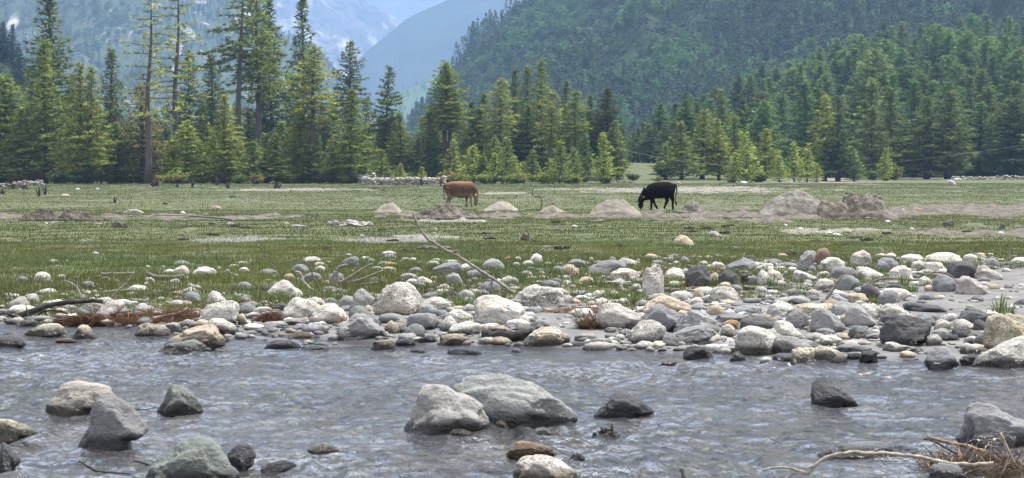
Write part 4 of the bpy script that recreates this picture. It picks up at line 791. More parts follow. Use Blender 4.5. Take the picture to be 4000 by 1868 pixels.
# stones lying out in the meadow: px, base y, w, h, colour, label
MEAD = [(2672, 962, 82, 44, 't', 'lone wedge shaped pale rock on the meadow before the black cow'), (2792, 926, 56, 22, 'p', 'flat grey pink stone on the meadow right of the lone wedge rock'), (256, 770, 40, 13, 't', 'pale flat stone in the far left meadow'), (845, 816, 46, 13, 't', 'flat yellowish stone on the meadow left of centre'),
 (715, 840, 28, 16, 'w', 'bright white stone beside the dark pipe'), (522, 832, 80, 15, 'p', 'long flat stone sunk in the grass behind the dirt strip'), (370, 994, 32, 12, 't', 'single cream stone in the left near meadow'), (3715, 723, 44, 22, 'p', 'tilted dark sided block alone in the far right meadow'), (2245, 888, 24, 10, 'w', 'small white stone in the grass below the row of sand heaps'),
 (1700, 897, 18, 9, 'w', 'white stone in the grass below the brown cow, the farther of two'), (1697, 915, 18, 8, 'w', 'white stone in the grass below the brown cow, the nearer of two'), (1880, 866, 44, 7, 'w', 'flat white stone strip stone under the pale sand heap'), (3070, 886, 20, 12, 'w', 'white stone left of the white gravel strip'), (3128, 898, 18, 10, 'w', 'white stone at the near end of the white gravel strip'),
 (3470, 869, 28, 9, 'w', 'pale flat stone on the meadow at the right'), (3565, 902, 28, 13, 'w', 'light block of stone beside the brown soil strip'), (3912, 918, 36, 15, 'w', 'white stone right in the near right meadow'), (3240, 914, 36, 9, 'w', 'flat white slab in the white gravel strip'), (3360, 905, 40, 9, 's', 'pale slab at the right end of the white gravel strip'),
 (3270, 921, 42, 11, 'w', 'biggest white slab of the white gravel strip'), (2650, 719, 20, 9, 't', 'round pale stone behind the black cow'), (180, 876, 16, 9, 'w', 'white stone below the left soil heap, the left of two'), (203, 874, 14, 7, 'w', 'white stone below the left soil heap, the right of two'), (1120, 876, 22, 8, 'w', 'pale stone left of the grey driftwood slab'), (3768, 816, 20, 9, 't', 'pale stone on the rim of the right brown soil'),
 (3530, 824, 22, 9, 't', 'tan stone in the brown soil right of the big heap'), (3650, 838, 20, 9, 't', 'tan stone at the near side of the right brown soil'), (3590, 826, 32, 14, 'o', 'orange tan lump of stone in the right brown soil'), (590, 730, 20, 6, 't', 'pale stone at the foot of the meadow edge stumps'), (80, 742, 14, 5, 't', 'pale stone in front of the left rubble'), (2885, 862, 12, 7, 'w', 'white pebble at the end of the grey hose'),
 (3808, 690, 50, 18, 'p', 'brown grey rock among the pale rubble at the far right'), (3740, 704, 40, 7, 'w', 'pale flat stone at the far right forest edge'), (660, 813, 22, 6, 't', 'small flat pale stone behind the bright white stone')]
for px, by, w, h, c_, lb in MEAD:
    rock(c_, [(px-w/2, by), (px-w*.42, by-h*.6), (px-w*.2, by-h), (px+w*.1, by-h*.92), (px+w*.38, by-h*.5), (px+w/2, by)], lb, .9, name='meadow_stone')
# pebbles between the rocks and on the bed: nobody could count them
r = np.random.default_rng(5); S, F = ICO[3]; S2, F2 = ico(2); VV, FF, CC = [], [], []; k = 0
N = 10500; PX = r.uniform(-150, 4150, N); PY = np.where(r.random(N) < .74, r.uniform(1030, 1440, N), r.uniform(1400, 1868, N))
for px, py in zip(PX, PY):
    Y = FOC*1.8/(py-YH)*r.uniform(.97, 1.03); x = (px-2000)/FOC*Y; z = hz(x, Y); und = z < ZW
    if not und:
        g = interp(px, [(0, 1185), (1000, 1195), (1900, 1140), (2500, 1060), (4000, 1010)])
        if py < g-20 and r.random() < .93: continue
        if float(masks(np.array(x), np.array(Y))[2]) > .5 and (px > 3450 or 2060 < px < 2340) and r.random() < .75: continue
    s = r.uniform(.018, .05)*(1 if r.random() < .66 or und else r.uniform(1.4, 2.6))*(1.2 if und else 1); q = S2*(1+.3*vn(S2[:, 0]*1.5+k*1.7, S2[:, 1]*1.5, S2[:, 2]*1.5))[:, None]
    a = r.uniform(0, 3.14); q = q*np.array([r.uniform(.8, 1.5), r.uniform(.8, 1.2), r.uniform(.4, .7)])*s; q = np.stack([q[:, 0]*math.cos(a)-q[:, 1]*math.sin(a), q[:, 0]*math.sin(a)+q[:, 1]*math.cos(a), q[:, 2]], 1)
    VV.append(q+np.array([x, Y, z+s*.12 if not und else min(z, ZW-.03-q[:, 2].max())])); FF.append(F2+k*len(S2)); k += 1
    b = np.array(RC['wgcdtpgw'[r.integers(8)]][0])*r.uniform(.45, 1.)*((.85, .8, .68) if und else (.9, .9, .9)); CC.append(np.tile(b, (len(S2), 1)))
M = NT('pebble_stone'); t_ = M.attr('tint'); tc = M.n('TexCoord'); n = M.noise(tc.outputs['Object'], 30, 4, .6); c = M.mix(1., t_.outputs['Color'], M.mix(M.ramp(n, .4, .6), (.6, .6, .6), (1.15, 1.15, 1.15)), 'MULTIPLY')
gp = M.n('NewGeometry'); sx = M.n('SeparateXYZ'); M.l(gp.outputs['Position'], sx.inputs[0]); wt = M.ramp(M.math('ADD', sx.outputs[2], M.math('MULTIPLY', n, -.03)), -.195, -.15, 1, 0); wt = M.math('MULTIPLY', wt, M.ramp(sx.outputs[2], -.23, -.21)); c = M.mix(wt, c, M.mix(1., c, (.4, .4, .41), 'MULTIPLY'))
M.l(c, M.b.inputs['Base Color']); M.b.inputs['Roughness'].default_value = .8; M.bump(n, .006)
me = mesh('pebbles', np.concatenate(VV), np.concatenate(FF), True, {'tint': np.concatenate(CC)}); tag(link('pebbles', me, M.m), 'small pebbles scattered over the bank mud and the stream bed', 'pebbles', kind='stuff')
# ------------------------------------------------------------------ water
uw = np.concatenate([np.linspace(-3, -.32, 20), np.linspace(-.31, .31, 620), np.linspace(.32, 3, 20)]); yw = np.concatenate([np.linspace(3, 9, 14), np.geomspace(9.2, 27, 560)])
UW, YW = np.meshgrid(uw, yw); XW = UW*np.maximum(YW, 8); wx = XW+.25*fbm(XW*.8, YW*.8, 0, 2, 77); wy = YW+.25*fbm(XW*.8, YW*.8, 3., 2, 78)
rap = ss(-.1, .5, fbm(XW*.28+3, YW*.5, 0, 2, 51))
ZZw = ZW+(.016+.026*rap)*fbm(wx*1.8, wy*1.3, 0, 2, 41)+(.010+.017*rap)*fbm(wx*5, wy*3.4, 0, 3, 42)
ZZw = ZZw+.006*np.sin(wx*2.2+wy*7+3*vn(XW*.5, YW*.5, 0, 8))*rap
for q in ROCKS:                     # wakes and rings where the current meets the stones
    if q['py'] < 1395: continue
    o_ = q['o']; rx = q['w']/2/FOC*o_.location.y; dx_, dy_ = XW-o_.location.x, YW-o_.location.y; m_ = (np.abs(dx_) < rx+1.6) & (np.abs(dy_) < 1.4); d_ = np.hypot(dx_[m_], dy_[m_]*1.2)-rx*.8
    dn = dx_[m_] > 0; ZZw[m_] += np.where(d_ > 0, (.012+.012*dn)*np.exp(-d_/(.3+.35*dn))*np.sin(d_*(26-8*dn)+2*vn(dx_[m_]*3, dy_[m_]*3, 0, 5)), 0)
edge = np.clip((shoreY(2000+FOC*XW/np.maximum(YW, 8))-YW)/1.2, 0, 1); ZZw = ZW+(ZZw-ZW)*(.25+.75*edge)
me = mesh('stream_water', np.stack([XW, YW, ZZw], -1).reshape(-1, 3), grid_faces(len(yw), len(uw)), True)
tag(link('stream_water', me, MAT_WATER), kind='structure')
# ------------------------------------------------------------------ grass
def blades(n, sampler, hfun, wd, name, lab, seed, keepf, tintf, bend=.5, seg=2):
    r = np.random.default_rng(seed); x, Y = sampler(r, n); px = 2000+FOC*x/Y; k = keepf(x, Y, px, r); x, Y, px = x[k], Y[k], px[k]; z = height(x, Y); m = len(x)
    h = hfun(x, Y, px, r)*r.uniform(.55, 1.35, m); a = r.uniform(0, 6.28, m); w = wd(Y)*r.uniform(.7, 1.3, m)*.5
    d = np.stack([np.cos(a), np.sin(a), 0*a], 1); b = r.uniform(0, 6.28, m); l = np.stack([np.cos(b), np.sin(b), 0*b], 1)*(h*bend*r.uniform(.1, 1.3, m))[:, None]
    p0 = np.stack([x, Y, z-.01], 1); p1 = p0+l*.35+np.array([0, 0, 1.])*(h*.6)[:, None]; p2 = p0+l+np.array([0, 0, 1.])*(h*(1-.25*bend))[:, None]; dw = d*w[:, None]
    V = np.stack([p0-dw, p0+dw, p1-dw*.8, p1+dw*.8, p2], 1).reshape(-1, 3); i = np.arange(m)[:, None]*5
    F = np.concatenate([i+np.array([0, 1, 3]), i+np.array([0, 3, 2]), i+np.array([2, 3, 4])], 0)
    T = np.repeat(tintf(x, Y, px, r, m), 5, 0); me = mesh(name, V, F, False, {'tint': T}); o = link(name, me, MAT_GRASS); o.color = ((.1, .122, .042, 1) if 'near' in name else (.072, .09, .028, 1)); tag(o, lab, 'grass', kind='stuff'); return o
def dens(x, Y, px, r):
    dm, gm, mm = masks(x, Y); bare = np.clip(dm*.9+gm*.85+mm*np.where(Y > 44, .85, 1.15), 0, 1); py = YH+FOC*1.65/Y
    # tufty islands between the rocks
    isl = np.zeros_like(x)
    for a, b, c_, d in ((1720, 1960, 1140, 1215), (2280, 2560, 1100, 1195), (3180, 3480, 1080, 1150), (2980, 3230, 1080, 1165), (3560, 3720, 1080, 1130), (2620, 2760, 1060, 1130), (2840, 3000, 1110, 1165), (3840, 4050, 1030, 1060), (1100, 1250, 1160, 1190), (3360, 3480, 1150, 1190)):
        isl = np.maximum(isl, ss(0, .5, 1.1-np.hypot((px-(a+b)/2)/((b-a)/2), (py-(c_+d)/2)/((d-c_)/2))))
    n = fbm(x*1.7, Y*1.2, 0, 3, 61); p = np.clip((1-bare)*(.62+.6*n+.3), 0, 1); p = np.maximum(p, isl*.8*ss(-.4, .3, n)); p = np.where(Y < shoreY(px)+.25, 0, p); return r.random(len(x)) < p
def tint(x, Y, px, r, m):
    n = fbm(x*.5, Y*.3, 0, 3, 71); n2 = fbm(x*2.5, Y*1.6, 0, 2, 73); v = r.uniform(.7, 1.3, m)*(1+.25*n2); y = np.clip(.5+.5*n+r.normal(0, .25, m), 0, 1)
    v = v*(1+.28*fbm(x*.16, Y*.09, 0, 3, 79)); c = np.stack([v*(.72+.55*y), v*(.95+.1*y), v*(.9-.1*y)], 1); p = r.random(m) < np.where(Y > 84, .03, .10); c[p] = np.array([2.1, 1.9, 2.2])*r.uniform(.6, 1.1, (p.sum(), 1)); q = r.random(m) < .07; c[q] = np.array([1.5, .85, .9])*r.uniform(.5, .9, (q.sum(), 1)); return c
def samp(Y0, Y1):
    def f(r, n):
        Y = np.sqrt(r.uniform(Y0**2, Y1**2, n)); return r.uniform(-.285, .285, n)*Y, Y
    return f
blades(300000, samp(21, 46), lambda x, Y, px, r: np.where(Y < 37, .105+.05*fbm(x*.8, Y*.8, 0, 2, 81), .075), lambda Y: .0075+0*Y, 'near_grass', 'short green grass of the near meadow growing down between the bank rocks', 1, dens, tint)
blades(230000, samp(46, 84), lambda x, Y, px, r: .055+0*x, lambda Y: .013+0*Y, 'middle_grass', 'cropped green grass of the meadow before the dirt strip', 2, dens, tint)
blades(330000, samp(84, 262), lambda x, Y, px, r: .05+0*x, lambda Y: .02+.0002*Y, 'far_grass', 'grazed green grass of the far meadow up to the trees', 3, dens, tint, .9)
def tuft(px, by, h, w, n, lab, col=(.1, .14, .035), dead=0., seed=0):
    r = np.random.default_rng(seed+int(px)); g = ground(px, by); s = g.y/FOC; H = h*s; W = w*s/2; V, F, T = [], [], []
    for i in range(n):
        q = r.uniform(0, 1)**.7*W*.5; a = r.uniform(0, 6.28); b = np.array([math.cos(a)*q, math.sin(a)*q, -.015]); d = np.array([math.cos(a), math.sin(a), 0])*W*r.uniform(.1, 1.0); hh = H*r.uniform(.45, 1)
        sd_ = np.array([-math.sin(a+.8), math.cos(a+.8), 0])*.0048*r.uniform(.7, 1.3)
        ps = [b, b+d*.25+[0, 0, hh*.5], b+d*.62+[0, 0, hh*.85], b+d+[0, 0, hh*r.uniform(.8, 1)]]; k = len(V)
        for p_, f_ in zip(ps[:3], (1, .8, .5)): V += [p_-sd_*f_, p_+sd_*f_]
        V.append(ps[3]); F += [(k, k+1, k+3), (k, k+3, k+2), (k+2, k+3, k+5), (k+2, k+5, k+4), (k+4, k+5, k+6)]; c_ = np.array([1, 1, 1.])*r.uniform(.6, 1.5) if r.random() > dead else np.array([3, 1.9, 2.2])*r.uniform(.6, 1.2); T += [c_]*7
    o = link('grass_tuft', mesh('grass_tuft', V, F, False, {'tint': np.array(T)}), MAT_GRASS, None, g); o.color = (*col, 1); tag(o, lab, 'grass tuft')
for a in [(1810, 1208, 70, 130, 150, 'lush dark green tuft in front of the foot of the leaning branch'), (2390, 1180, 62, 120, 140, 'thick green tuft between the big white boulder and the tall speckled rock'), (2470, 1188, 60, 110, 120, 'green tuft just left of the broad low cream rock'), (2330, 1120, 50, 110, 90, 'green tuft under the tan swirled rock'),
          (3530, 1122, 70, 70, 70, 'dark green tuft under the bent driftwood stick'), (3560, 1140, 45, 90, 80, 'low dark tuft right under the bent driftwood stick'), (3420, 1186, 45, 70, 50, 'thin tuft before the round grey blue stone'), (3900, 1222, 95, 90, 42, 'tall thin grass on the mud near the right edge'), (3940, 1238, 75, 90, 40, 'tall thin grass beside the orange speckled boulder'), (3830, 1255, 60, 60, 26, 'sparse grass blades in front of the dark flecked rock'),
          (1085, 1175, 55, 110, 110, 'green tuft before the white hump'), (1180, 1160, 45, 90, 80, 'green tuft right of the white hump'), (1300, 1170, 45, 120, 110, 'green tuft under the driftwood root'), (930, 1185, 50, 130, 120, 'green tuft at the top of the left water edge rocks'), (250, 1170, 50, 130, 110, 'green tuft behind the dark driftwood log'), (560, 1165, 45, 130, 110, 'green tuft right of the long pale stick'),
          (3140, 1155, 45, 100, 40, 'bright sprawling leafy blades between two small dark stones'), (2100, 1120, 45, 100, 80, 'green tuft behind the smooth grey dome'), (2790, 1120, 50, 60, 40, 'green tuft left of the pitted blue grey rock'), (3020, 1120, 60, 80, 50, 'yellow green tuft beside the low white rock'), (1720, 1175, 60, 90, 70, 'green tuft right behind the great white dome'), (2860, 1135, 40, 90, 60, 'short tuft right of the pitted blue grey rock')]:
    tuft(*a)
tuft(1335, 1275, 60, 60, 34, 'dry brown tuft standing before the white boulder left of the triangle', (.14, .12, .05), .6)
tuft(2440, 1012, 40, 90, 12, 'pale long blades arching over the grass near the bank top', (.2, .22, .1))
# tall single stalk
g = ground(3606, 1006); s = g.y/FOC; ps = crv([g, g+Vector((8*s, .02, 40*s)), g+Vector((30*s, .05, 75*s)), g+Vector((62*s, .08, 108*s)), g+Vector((70*s, .1, 112*s))], 12)
me = tubes_mesh('grass_stalk', [tube(ps, np.linspace(.006, .0035, 12), 5)]); a_ = me.color_attributes.new('tint', 'FLOAT_COLOR', 'POINT'); a_.data.foreach_set('color', np.ones(len(me.vertices)*4, np.float32))
o = link('grass_stalk', me, MAT_GRASS); o.color = (.4, .42, .22, 1); tag(o, 'tall pale bent grass stalk above the long white boulder', 'grass stalk')
# ------------------------------------------------------------------ dead wood
def stick(name, paths, mat, lab, cat='driftwood', tintc=None, wob=.1, parent_first=True, group=None, sides=7):
    """paths: list of ([(px,py,dY,...)], r0_px, r1_px, baseY)"""
    lst = []
    for k, (pts, r0, r1, Y) in enumerate(paths):
        P = [at(p[0], p[1], Y+(p[2] if len(p) > 2 else 0)) for p in pts]; n = max(6, len(pts)*4); c_ = crv(P, n)
        rr = np.random.default_rng(abs(int(pts[0][0]))+k); L_ = np.linalg.norm(c_[-1]-c_[0]); c_[1:-1] += rr.standard_normal((n-2, 3))*(.0022*L_ if wob else 0); lst.append(tube(c_, np.linspace(r0, r1, n)*Y/FOC*rr.uniform(.85, 1.15, n), sides, wob=wob, seed=k))
    me = tubes_mesh(name, lst); c0 = sum((Vector(v.co) for v in me.vertices), Vector())/len(me.vertices)
    z0 = min(v.co.z for v in me.vertices); c0.z = z0; me.transform(Matrix.Translation(-c0)); o = link(name, me, mat, None, c0); o.color = (*(tintc or (1, 1, 1)), 1); tag(o, lab, cat, group); return o
def gy(px, py): return ground(px, py).y
Y0 = gy(2010, 1150)
stick('leaning_branch', [([(2016, 1160), (1985, 1130), (1930, 1092), (1880, 1060), (1850, 1042), (1800, 1008), (1755, 984), (1710, 960), (1670, 932), (1645, 900), (1625, 864), (1613, 830)], 7.5, 4.6, Y0), ([(1922, 1086), (1918, 1120), (1905, 1158)], 4, 3, Y0), ([(1700, 955), (1712, 945)], 3, 1, Y0), ([(1770, 985), (1790, 975)], 5, 1.5, Y0)], MAT_DRIFT, 'long bare branch leaning up to the left out of the bank rocks', 'branch', (.62, .6, .57))
Y0 = gy(1310, 1128)
stick('driftwood_root', [([(1305, 1128), (1308, 1100), (1312, 1060)], 20, 11, Y0), ([(1305, 1085), (1318, 1055), (1330, 1042), (1355, 1035)], 9, 5, Y0), ([(1312, 1075), (1322, 1045), (1322, 1038)], 8, 4, Y0), ([(1320, 1108), (1370, 1080), (1430, 1042), (1455, 1030)], 5, 3, Y0), ([(1322, 1110), (1400, 1095), (1450, 1075), (1495, 1057)], 5, 3, Y0), ([(1322, 1112), (1380, 1117), (1475, 1102)], 5, 3.5, Y0), ([(1320, 1112), (1350, 1122), (1390, 1132), (1470, 1136)], 4, 2, Y0), ([(1325, 1105), (1360, 1092), (1398, 1072)], 4, 3, Y0), ([(1296, 1110), (1286, 1090), (1282, 1068)], 4, 3, Y0), ([(1290, 1118), (1268, 1128), (1245, 1135)], 7, 5, Y0)], MAT_DRIFT, 'weathered root stump with thin sticks fanning out to the right', 'driftwood', (.62, .6, .58))
stick('forked_stick', [([(1235, 1137), (1215, 1130), (1200, 1115), (1185, 1100), (1178, 1075), (1165, 1063), (1152, 1062)], 6, 3, gy(1235, 1140))], MAT_DRIFT, 'short wavy pale stick in the grass left of the root stump', 'stick')
stick('wavy_twig', [([(1250, 1135), (1235, 1100), (1222, 1080), (1215, 1050), (1200, 1028), (1170, 1015), (1130, 1022), (1080, 1030), (1045, 1010), (1020, 970), (1010, 920)], 3.6, 1.2, gy(1245, 1140))], MAT_DRIFT, 'long thin dark twig curving over the grass left of the root stump', 'twig', (.35, .32, .3))
Y0 = gy(200, 1235)
stick('dark_log', [([(-30, 1262), (40, 1245), (110, 1222), (190, 1195), (250, 1184), (320, 1178), (400, 1175)], 15, 7, Y0), ([(140, 1250), (155, 1225), (180, 1214), (240, 1216), (290, 1238)], 6, 3, Y0-.1), ([(115, 1270), (110, 1230), (100, 1190)], 4, 2, Y0-.1), ([(70, 1240), (20, 1225), (-20, 1230)], 6, 3, Y0-.1), ([(190, 1245), (175, 1215), (160, 1196)], 3, 1.5, Y0-.1)], MAT_CHAR, 'dark branched driftwood log along the left water edge', 'log')
stick('curved_log_end', [([(570, 1066), (600, 1080), (640, 1086), (720, 1084)], 7, 12, gy(640, 1100))], MAT_STUMP, 'grey brown pointed log half sunk in the left grass', 'log')
stick('pale_log', [([(395, 1072), (460, 1070), (525, 1068)], 7, 5, gy(460, 1082))], MAT_DRIFT, 'short pale weathered log behind the left stones', 'log', (.6, .58, .56))
stick('pale_stick', [([(395, 1145), (430, 1138), (500, 1134), (580, 1136), (650, 1142)], 5, 2.5, gy(500, 1146))], MAT_DRIFT, 'long pale stick lying in the left grass', 'stick')
stick('upright_twig', [([(318, 1170), (305, 1130), (285, 1110), (250, 1095)], 4.5, 2.5, gy(318, 1175)), ([(300, 1120), (305, 1095), (313, 1065)], 2.5, 1.5, gy(318, 1175))], MAT_DRIFT, 'forked pale twig standing at the left above the dark log', 'twig', (.8, .78, .74))
stick('upright_twig', [([(442, 1165), (460, 1135), (490, 1110), (510, 1085), (524, 1062)], 3.5, 1.8, gy(442, 1170))], MAT_DRIFT, 'slanting thin twig right of the forked pale twig', 'twig', (.8, .78, .74))
stick('long_grey_twig', [([(540, 1165), (600, 1145), (680, 1145), (760, 1165), (830, 1185)], 2.2, 1.5, gy(700, 1180))], MAT_DRIFT, 'hair thin grey twig arching beside the left needle heap', 'twig', (.4, .38, .36))
stick('grey_branch', [([(570, 1250), (640, 1235), (700, 1222), (735, 1202)], 6, 3, gy(640, 1255))], MAT_DRIFT, 'pale slanting branch on the left needle heap', 'branch')
Y0 = gy(1970, 1335); 
stick('rotten_log', [([(1882, 1312), (1930, 1310), (1990, 1312), (2050, 1308), (2092, 1302)], 24, 19, Y0), ([(1900, 1298), (1930, 1288), (1980, 1290)], 8, 4, Y0)], MAT_CHAR, 'black rotten log lying at the water edge in the centre', 'log', None, .16, sides=14)
stick('dead_stick', [([(3226, 1172), (3245, 1145), (3268, 1110), (3285, 1085), (3294, 1077)], 6.5, 3, gy(3226, 1178)), ([(3262, 1118), (3275, 1092), (3320, 1072), (3360, 1064)], 1.8, 1, gy(3226, 1178))], MAT_DRIFT, 'grey dead stick tilted up to the right from the bank stones', 'stick', (.62, .58, .54))
Y0 = gy(3550, 1110)
stick('bent_driftwood_stick', [([(3345, 1140), (3365, 1120), (3395, 1106), (3440, 1090), (3480, 1087), (3530, 1092), (3585, 1094), (3620, 1075), (3660, 1064), (3700, 1070), (3735, 1098)], 4, 4, Y0)], MAT_DRIFT, 'long bent brown driftwood stick across the right bank rocks', 'stick', (.5, .44, .38))
stick('bank_log', [([(2700, 1127), (2790, 1126), (2900, 1124), (3000, 1126)], 8, 6, gy(2850, 1133)), ([(2900, 1128), (2960, 1135)], 4, 2, gy(2850, 1133))], MAT_STUMP, 'thin grey log lying level behind the square white boulder', 'log')
stick('bank_log', [([(2340, 1105), (2400, 1104), (2465, 1106)], 7, 6, gy(2400, 1114))], MAT_DRIFT, 'short pale log in the grass before the tall speckled rock', 'log', (1.1, 1.1, 1.05))
stick('small_stump', [([(2908, 1112), (2912, 1090), (2908, 1072)], 20, 14, gy(2908, 1116)), ([(2905, 1080), (2885, 1066), (2875, 1052)], 4, 2, gy(2908, 1116)), ([(2912, 1080), (2925, 1060)], 4, 2, gy(2908, 1116))], MAT_STUMP, 'small frayed rotten stump between the bank rocks', 'stump', None, .2)
# foreground branch and its side shoot
Y0 = ground(3155, 1872, ZW).y
stick('foreground_branch', [([(3155, 1850), (3190, 1815), (3225, 1790), (3290, 1772), (3350, 1768), (3430, 1772), (3510, 1776), (3580, 1782), (3650, 1797), (3720, 1812), (3800, 1815), (3880, 1810)], 6.5, 8, Y0), ([(3155, 1850), (3120, 1840), (3080, 1828), (3030, 1826), (2980, 1838)], 6, 4, Y0), ([(3140, 1830), (3170, 1822), (3180, 1818)], 3, 3, Y0), ([(3150, 1850), (3100, 1850), (3060, 1875)], 5, 4, Y0)], MAT_DRIFT, 'long pale knobbly branch arching over the bottom right water', 'branch', (.95, .9, .83), .12, sides=9)
stick('debris_plank', [([(3620, 1706), (3690, 1725), (3770, 1742), (3850, 1765)], 8, 7, ground(3700, 1770, ZW).y)], MAT_DRIFT, 'flat brown bark strip slanting across the debris pile', 'bark strip', (.7, .55, .4), .15)
stick('debris_stick', [([(3908, 1692), (3925, 1730), (3950, 1785), (3985, 1850)], 6, 6, ground(3960, 1830, ZW).y)], MAT_DRIFT, 'pale stick rising from the debris pile at the right edge', 'stick', (1, .9, .75))
stick('debris_stick', [([(3608, 1715), (3650, 1725), (3720, 1765), (3790, 1800)], 4, 4, ground(3760, 1800, ZW).y)], MAT_CHAR, 'dark wet stick at the left side of the debris pile', 'stick')
stick('debris_stick', [([(3775, 1815), (3778, 1760), (3782, 1700), (3795, 1620)], 2.5, 1.5, ground(3780, 1800, ZW).y)], MAT_STUMP, 'thin upright twig in the debris pile', 'twig')
stick('stream_post', [([(2672, 1880), (2668, 1850), (2660, 1828)], 9, 8, ground(2670, 1890, ZW).y)], MAT_STUMP, 'broken end of a stick poking from the water at the bottom edge', 'stick')
stick('cone_twig', [([(308, 1800), (340, 1820), (380, 1840), (440, 1846), (510, 1852)], 4.5, 2.5, ground(400, 1852, ZW).y)], MAT_CHAR, 'dark bristly twig floating left of the cracked olive boulder', 'twig', None, .35)
stick('cone_twig', [([(520, 1800), (555, 1806), (590, 1822)], 4, 4, ground(560, 1825, ZW).y)], MAT_CHAR, 'short dark bristly twig touching the cracked olive boulder', 'twig', None, .35)
stick('dead_twig', [([(3000, 1708), (3040, 1728), (3058, 1740)], 2, 1.5, ground(3030, 1740, ZW).y)], MAT_STUMP, 'thin twig dipping into the open water at the right', 'twig')
stick('dead_twig', [([(520, 1602), (570, 1600), (608, 1592)], 2.5, 2, ground(560, 1602, ZW).y)], MAT_CHAR, 'thin dark twig caught left of the dark green boulder', 'twig')
def clump_lump(px, by, w, h, lab):
    Y = ground(px, by, ZW).y; s = Y/FOC; r = np.random.default_rng(abs(int(px))); lst = []
    for i in range(70):
        a = r.uniform(0, 6.28); q = r.uniform(0, w/2*s); b = np.array([math.cos(a)*q, math.sin(a)*q*.6, r.uniform(-.02, h*s*.6*(1-q/(w/2*s)))]); d = r.standard_normal(3)*np.array([.5, .4, .3])*w*s*.25
        lst.append(tube([b-d, b, b+d], [.004, .014*r.uniform(.6, 1.5), .004], 5))
    lst.append(tube([(w*.28*s, 0, -.03), (w*.29*s, 0, h*.5*s), (w*.285*s, 0, h*1.05*s)], [.01, .012, .008], 6))
    tag(link('debris_clump', tubes_mesh('debris_clump', lst), MAT_CHAR, None, ((px-2000)/FOC*Y, Y+.05, ZW)), lab, 'debris')
clump_lump(2362, 1712, 110, 52, 'black clump of rotten wood sticking out of midstream')
def straw(px, by, w, h, n, lab, col=(.165, .088, .048), ln=.16, Yd=.5, water=False, flat=.25):
    g = ground(px, by, ZW) if water else ground(px, by); s = g.y/FOC; W, H = w*s/2, h*s; r = np.random.default_rng(abs(int(px))); q = np.sqrt(r.random(n)); a = r.uniform(0, 6.28, n)
    P = np.stack([np.cos(a)*q*W, np.sin(a)*q*Yd, 0*a], 1); P[:, 2] = (1-q**1.5)*H*r.uniform(.1, 1, n)*np.clip(.55+1.1*vn(P[:, 0]*2.3+px, P[:, 1]*2, 0), .08, 1.4)+.004; b = r.normal(.25, .7, n)+np.pi*(r.random(n) < .5); d = np.stack([np.cos(b), np.sin(b)*.8, r.normal(.02, flat*.6, n)], 1); d[:, 2] -= .2*q
    L_ = ln*r.uniform(.5, 1.4, (n, 1)); sd_ = np.cross(d, np.array([0, .3, 1.])); sd_ /= np.linalg.norm(sd_, axis=1)[:, None]+1e-9; w_ = (.0026 if water else .0036)*r.uniform(.6, 1.6, (n, 1)); bow = np.array([0, 0, 1.])*L_*.12
    V = np.stack([P-d*L_-sd_*w_, P-d*L_+sd_*w_, P+bow-sd_*w_, P+bow+sd_*w_, P+d*L_], 1).reshape(-1, 3); i = np.arange(n)[:, None]*5; F = np.concatenate([i+np.array([0, 1, 3]), i+np.array([0, 3, 2]), i+np.array([2, 3, 4])], 0)
    t = np.repeat(r.uniform(.35, 1.7, (n, 1))*np.array([[1, 1, 1]])*(1+r.uniform(-.12, .12, (n, 3)))*(1+(r.random((n, 1)) < .18)*np.array([[.7, 1.3, 1.8]])), 5, 0)
    o = link('needle_heap', mesh('needle_heap', V, F, False, {'tint': t}), MAT_STRAW, None, g+Vector((0, Yd*.6, 0))); o.color = (*col, 1); tag(o, lab, 'dead needles')
straw(560, 1264, 560, 84, 2100, 'wide heap of rusty dead pine needles at the left water edge', ln=.17, Yd=.7)
straw(330, 1272, 330, 30, 900, 'lower strip of dark wet needles before the left needle heap', (.13, .07, .04), .15, .35)
straw(1045, 1262, 100, 48, 700, 'small heap of rusty needles between the left shore rocks', ln=.1, Yd=.3)
straw(2290, 1222, 330, 14, 500, 'thin line of fallen needles on the sand below the big white boulder', (.3, .2, .13), .13, .25)
straw(2310, 1285, 95, 70, 700, 'dry root clump full of twigs beside the large rough boulder', (.16, .1, .06), .12, .2, flat=1.2)
straw(3300, 1312, 200, 8, 60, 'few long red needles floating by the green slate rock', (.3, .14, .08), .2, .3, True, .05)
straw(3890, 1868, 500, 50, 1250, 'tangled brown debris pile of twigs and needles in the bottom right corner', (.13, .092, .062), .12, .5, True, .6)
stick('root_peg', [([(2325, 1262), (2310, 1230), (2300, 1212)], 5, 4, gy(2320, 1270))], MAT_DRIFT, 'brown peg of wood standing in the dry root clump', 'stick', (.6, .42, .3))
# meadow wood, stumps, litter, pipe, wires
def slab(name, px, by, w, h, lab, mat, seed, cat='driftwood', tc=(1, 1, 1)):
    g = ground(px, by); s = g.y/FOC; r = np.random.default_rng(seed); S, F = ICO[4]; V = S*np.array([w*s/2, w*s*.22, h*s*.62]); o = r.uniform(0, 40)
    V *= (1+.28*fbm(S[:, 0]*2.2+o, S[:, 1]*5, S[:, 2]*4, 3, seed))[:, None]; V[:, 2] += .12*h*s*np.sin(V[:, 0]/(w*s)*9+o); ob = link(name, mesh(name, V, F, False), mat, None, g+Vector((0, w*s*.15, h*s*.25))); ob.color = (*tc, 1); tag(ob, lab, cat)
slab('driftwood_slab', 1385, 886, 130, 26, 'large pale driftwood slab on the meadow near the centre', MAT_DRIFT, 3); slab('driftwood_slab', 1305, 880, 50, 20, 'ragged pale end of wood left of the large driftwood slab', MAT_DRIFT, 4)
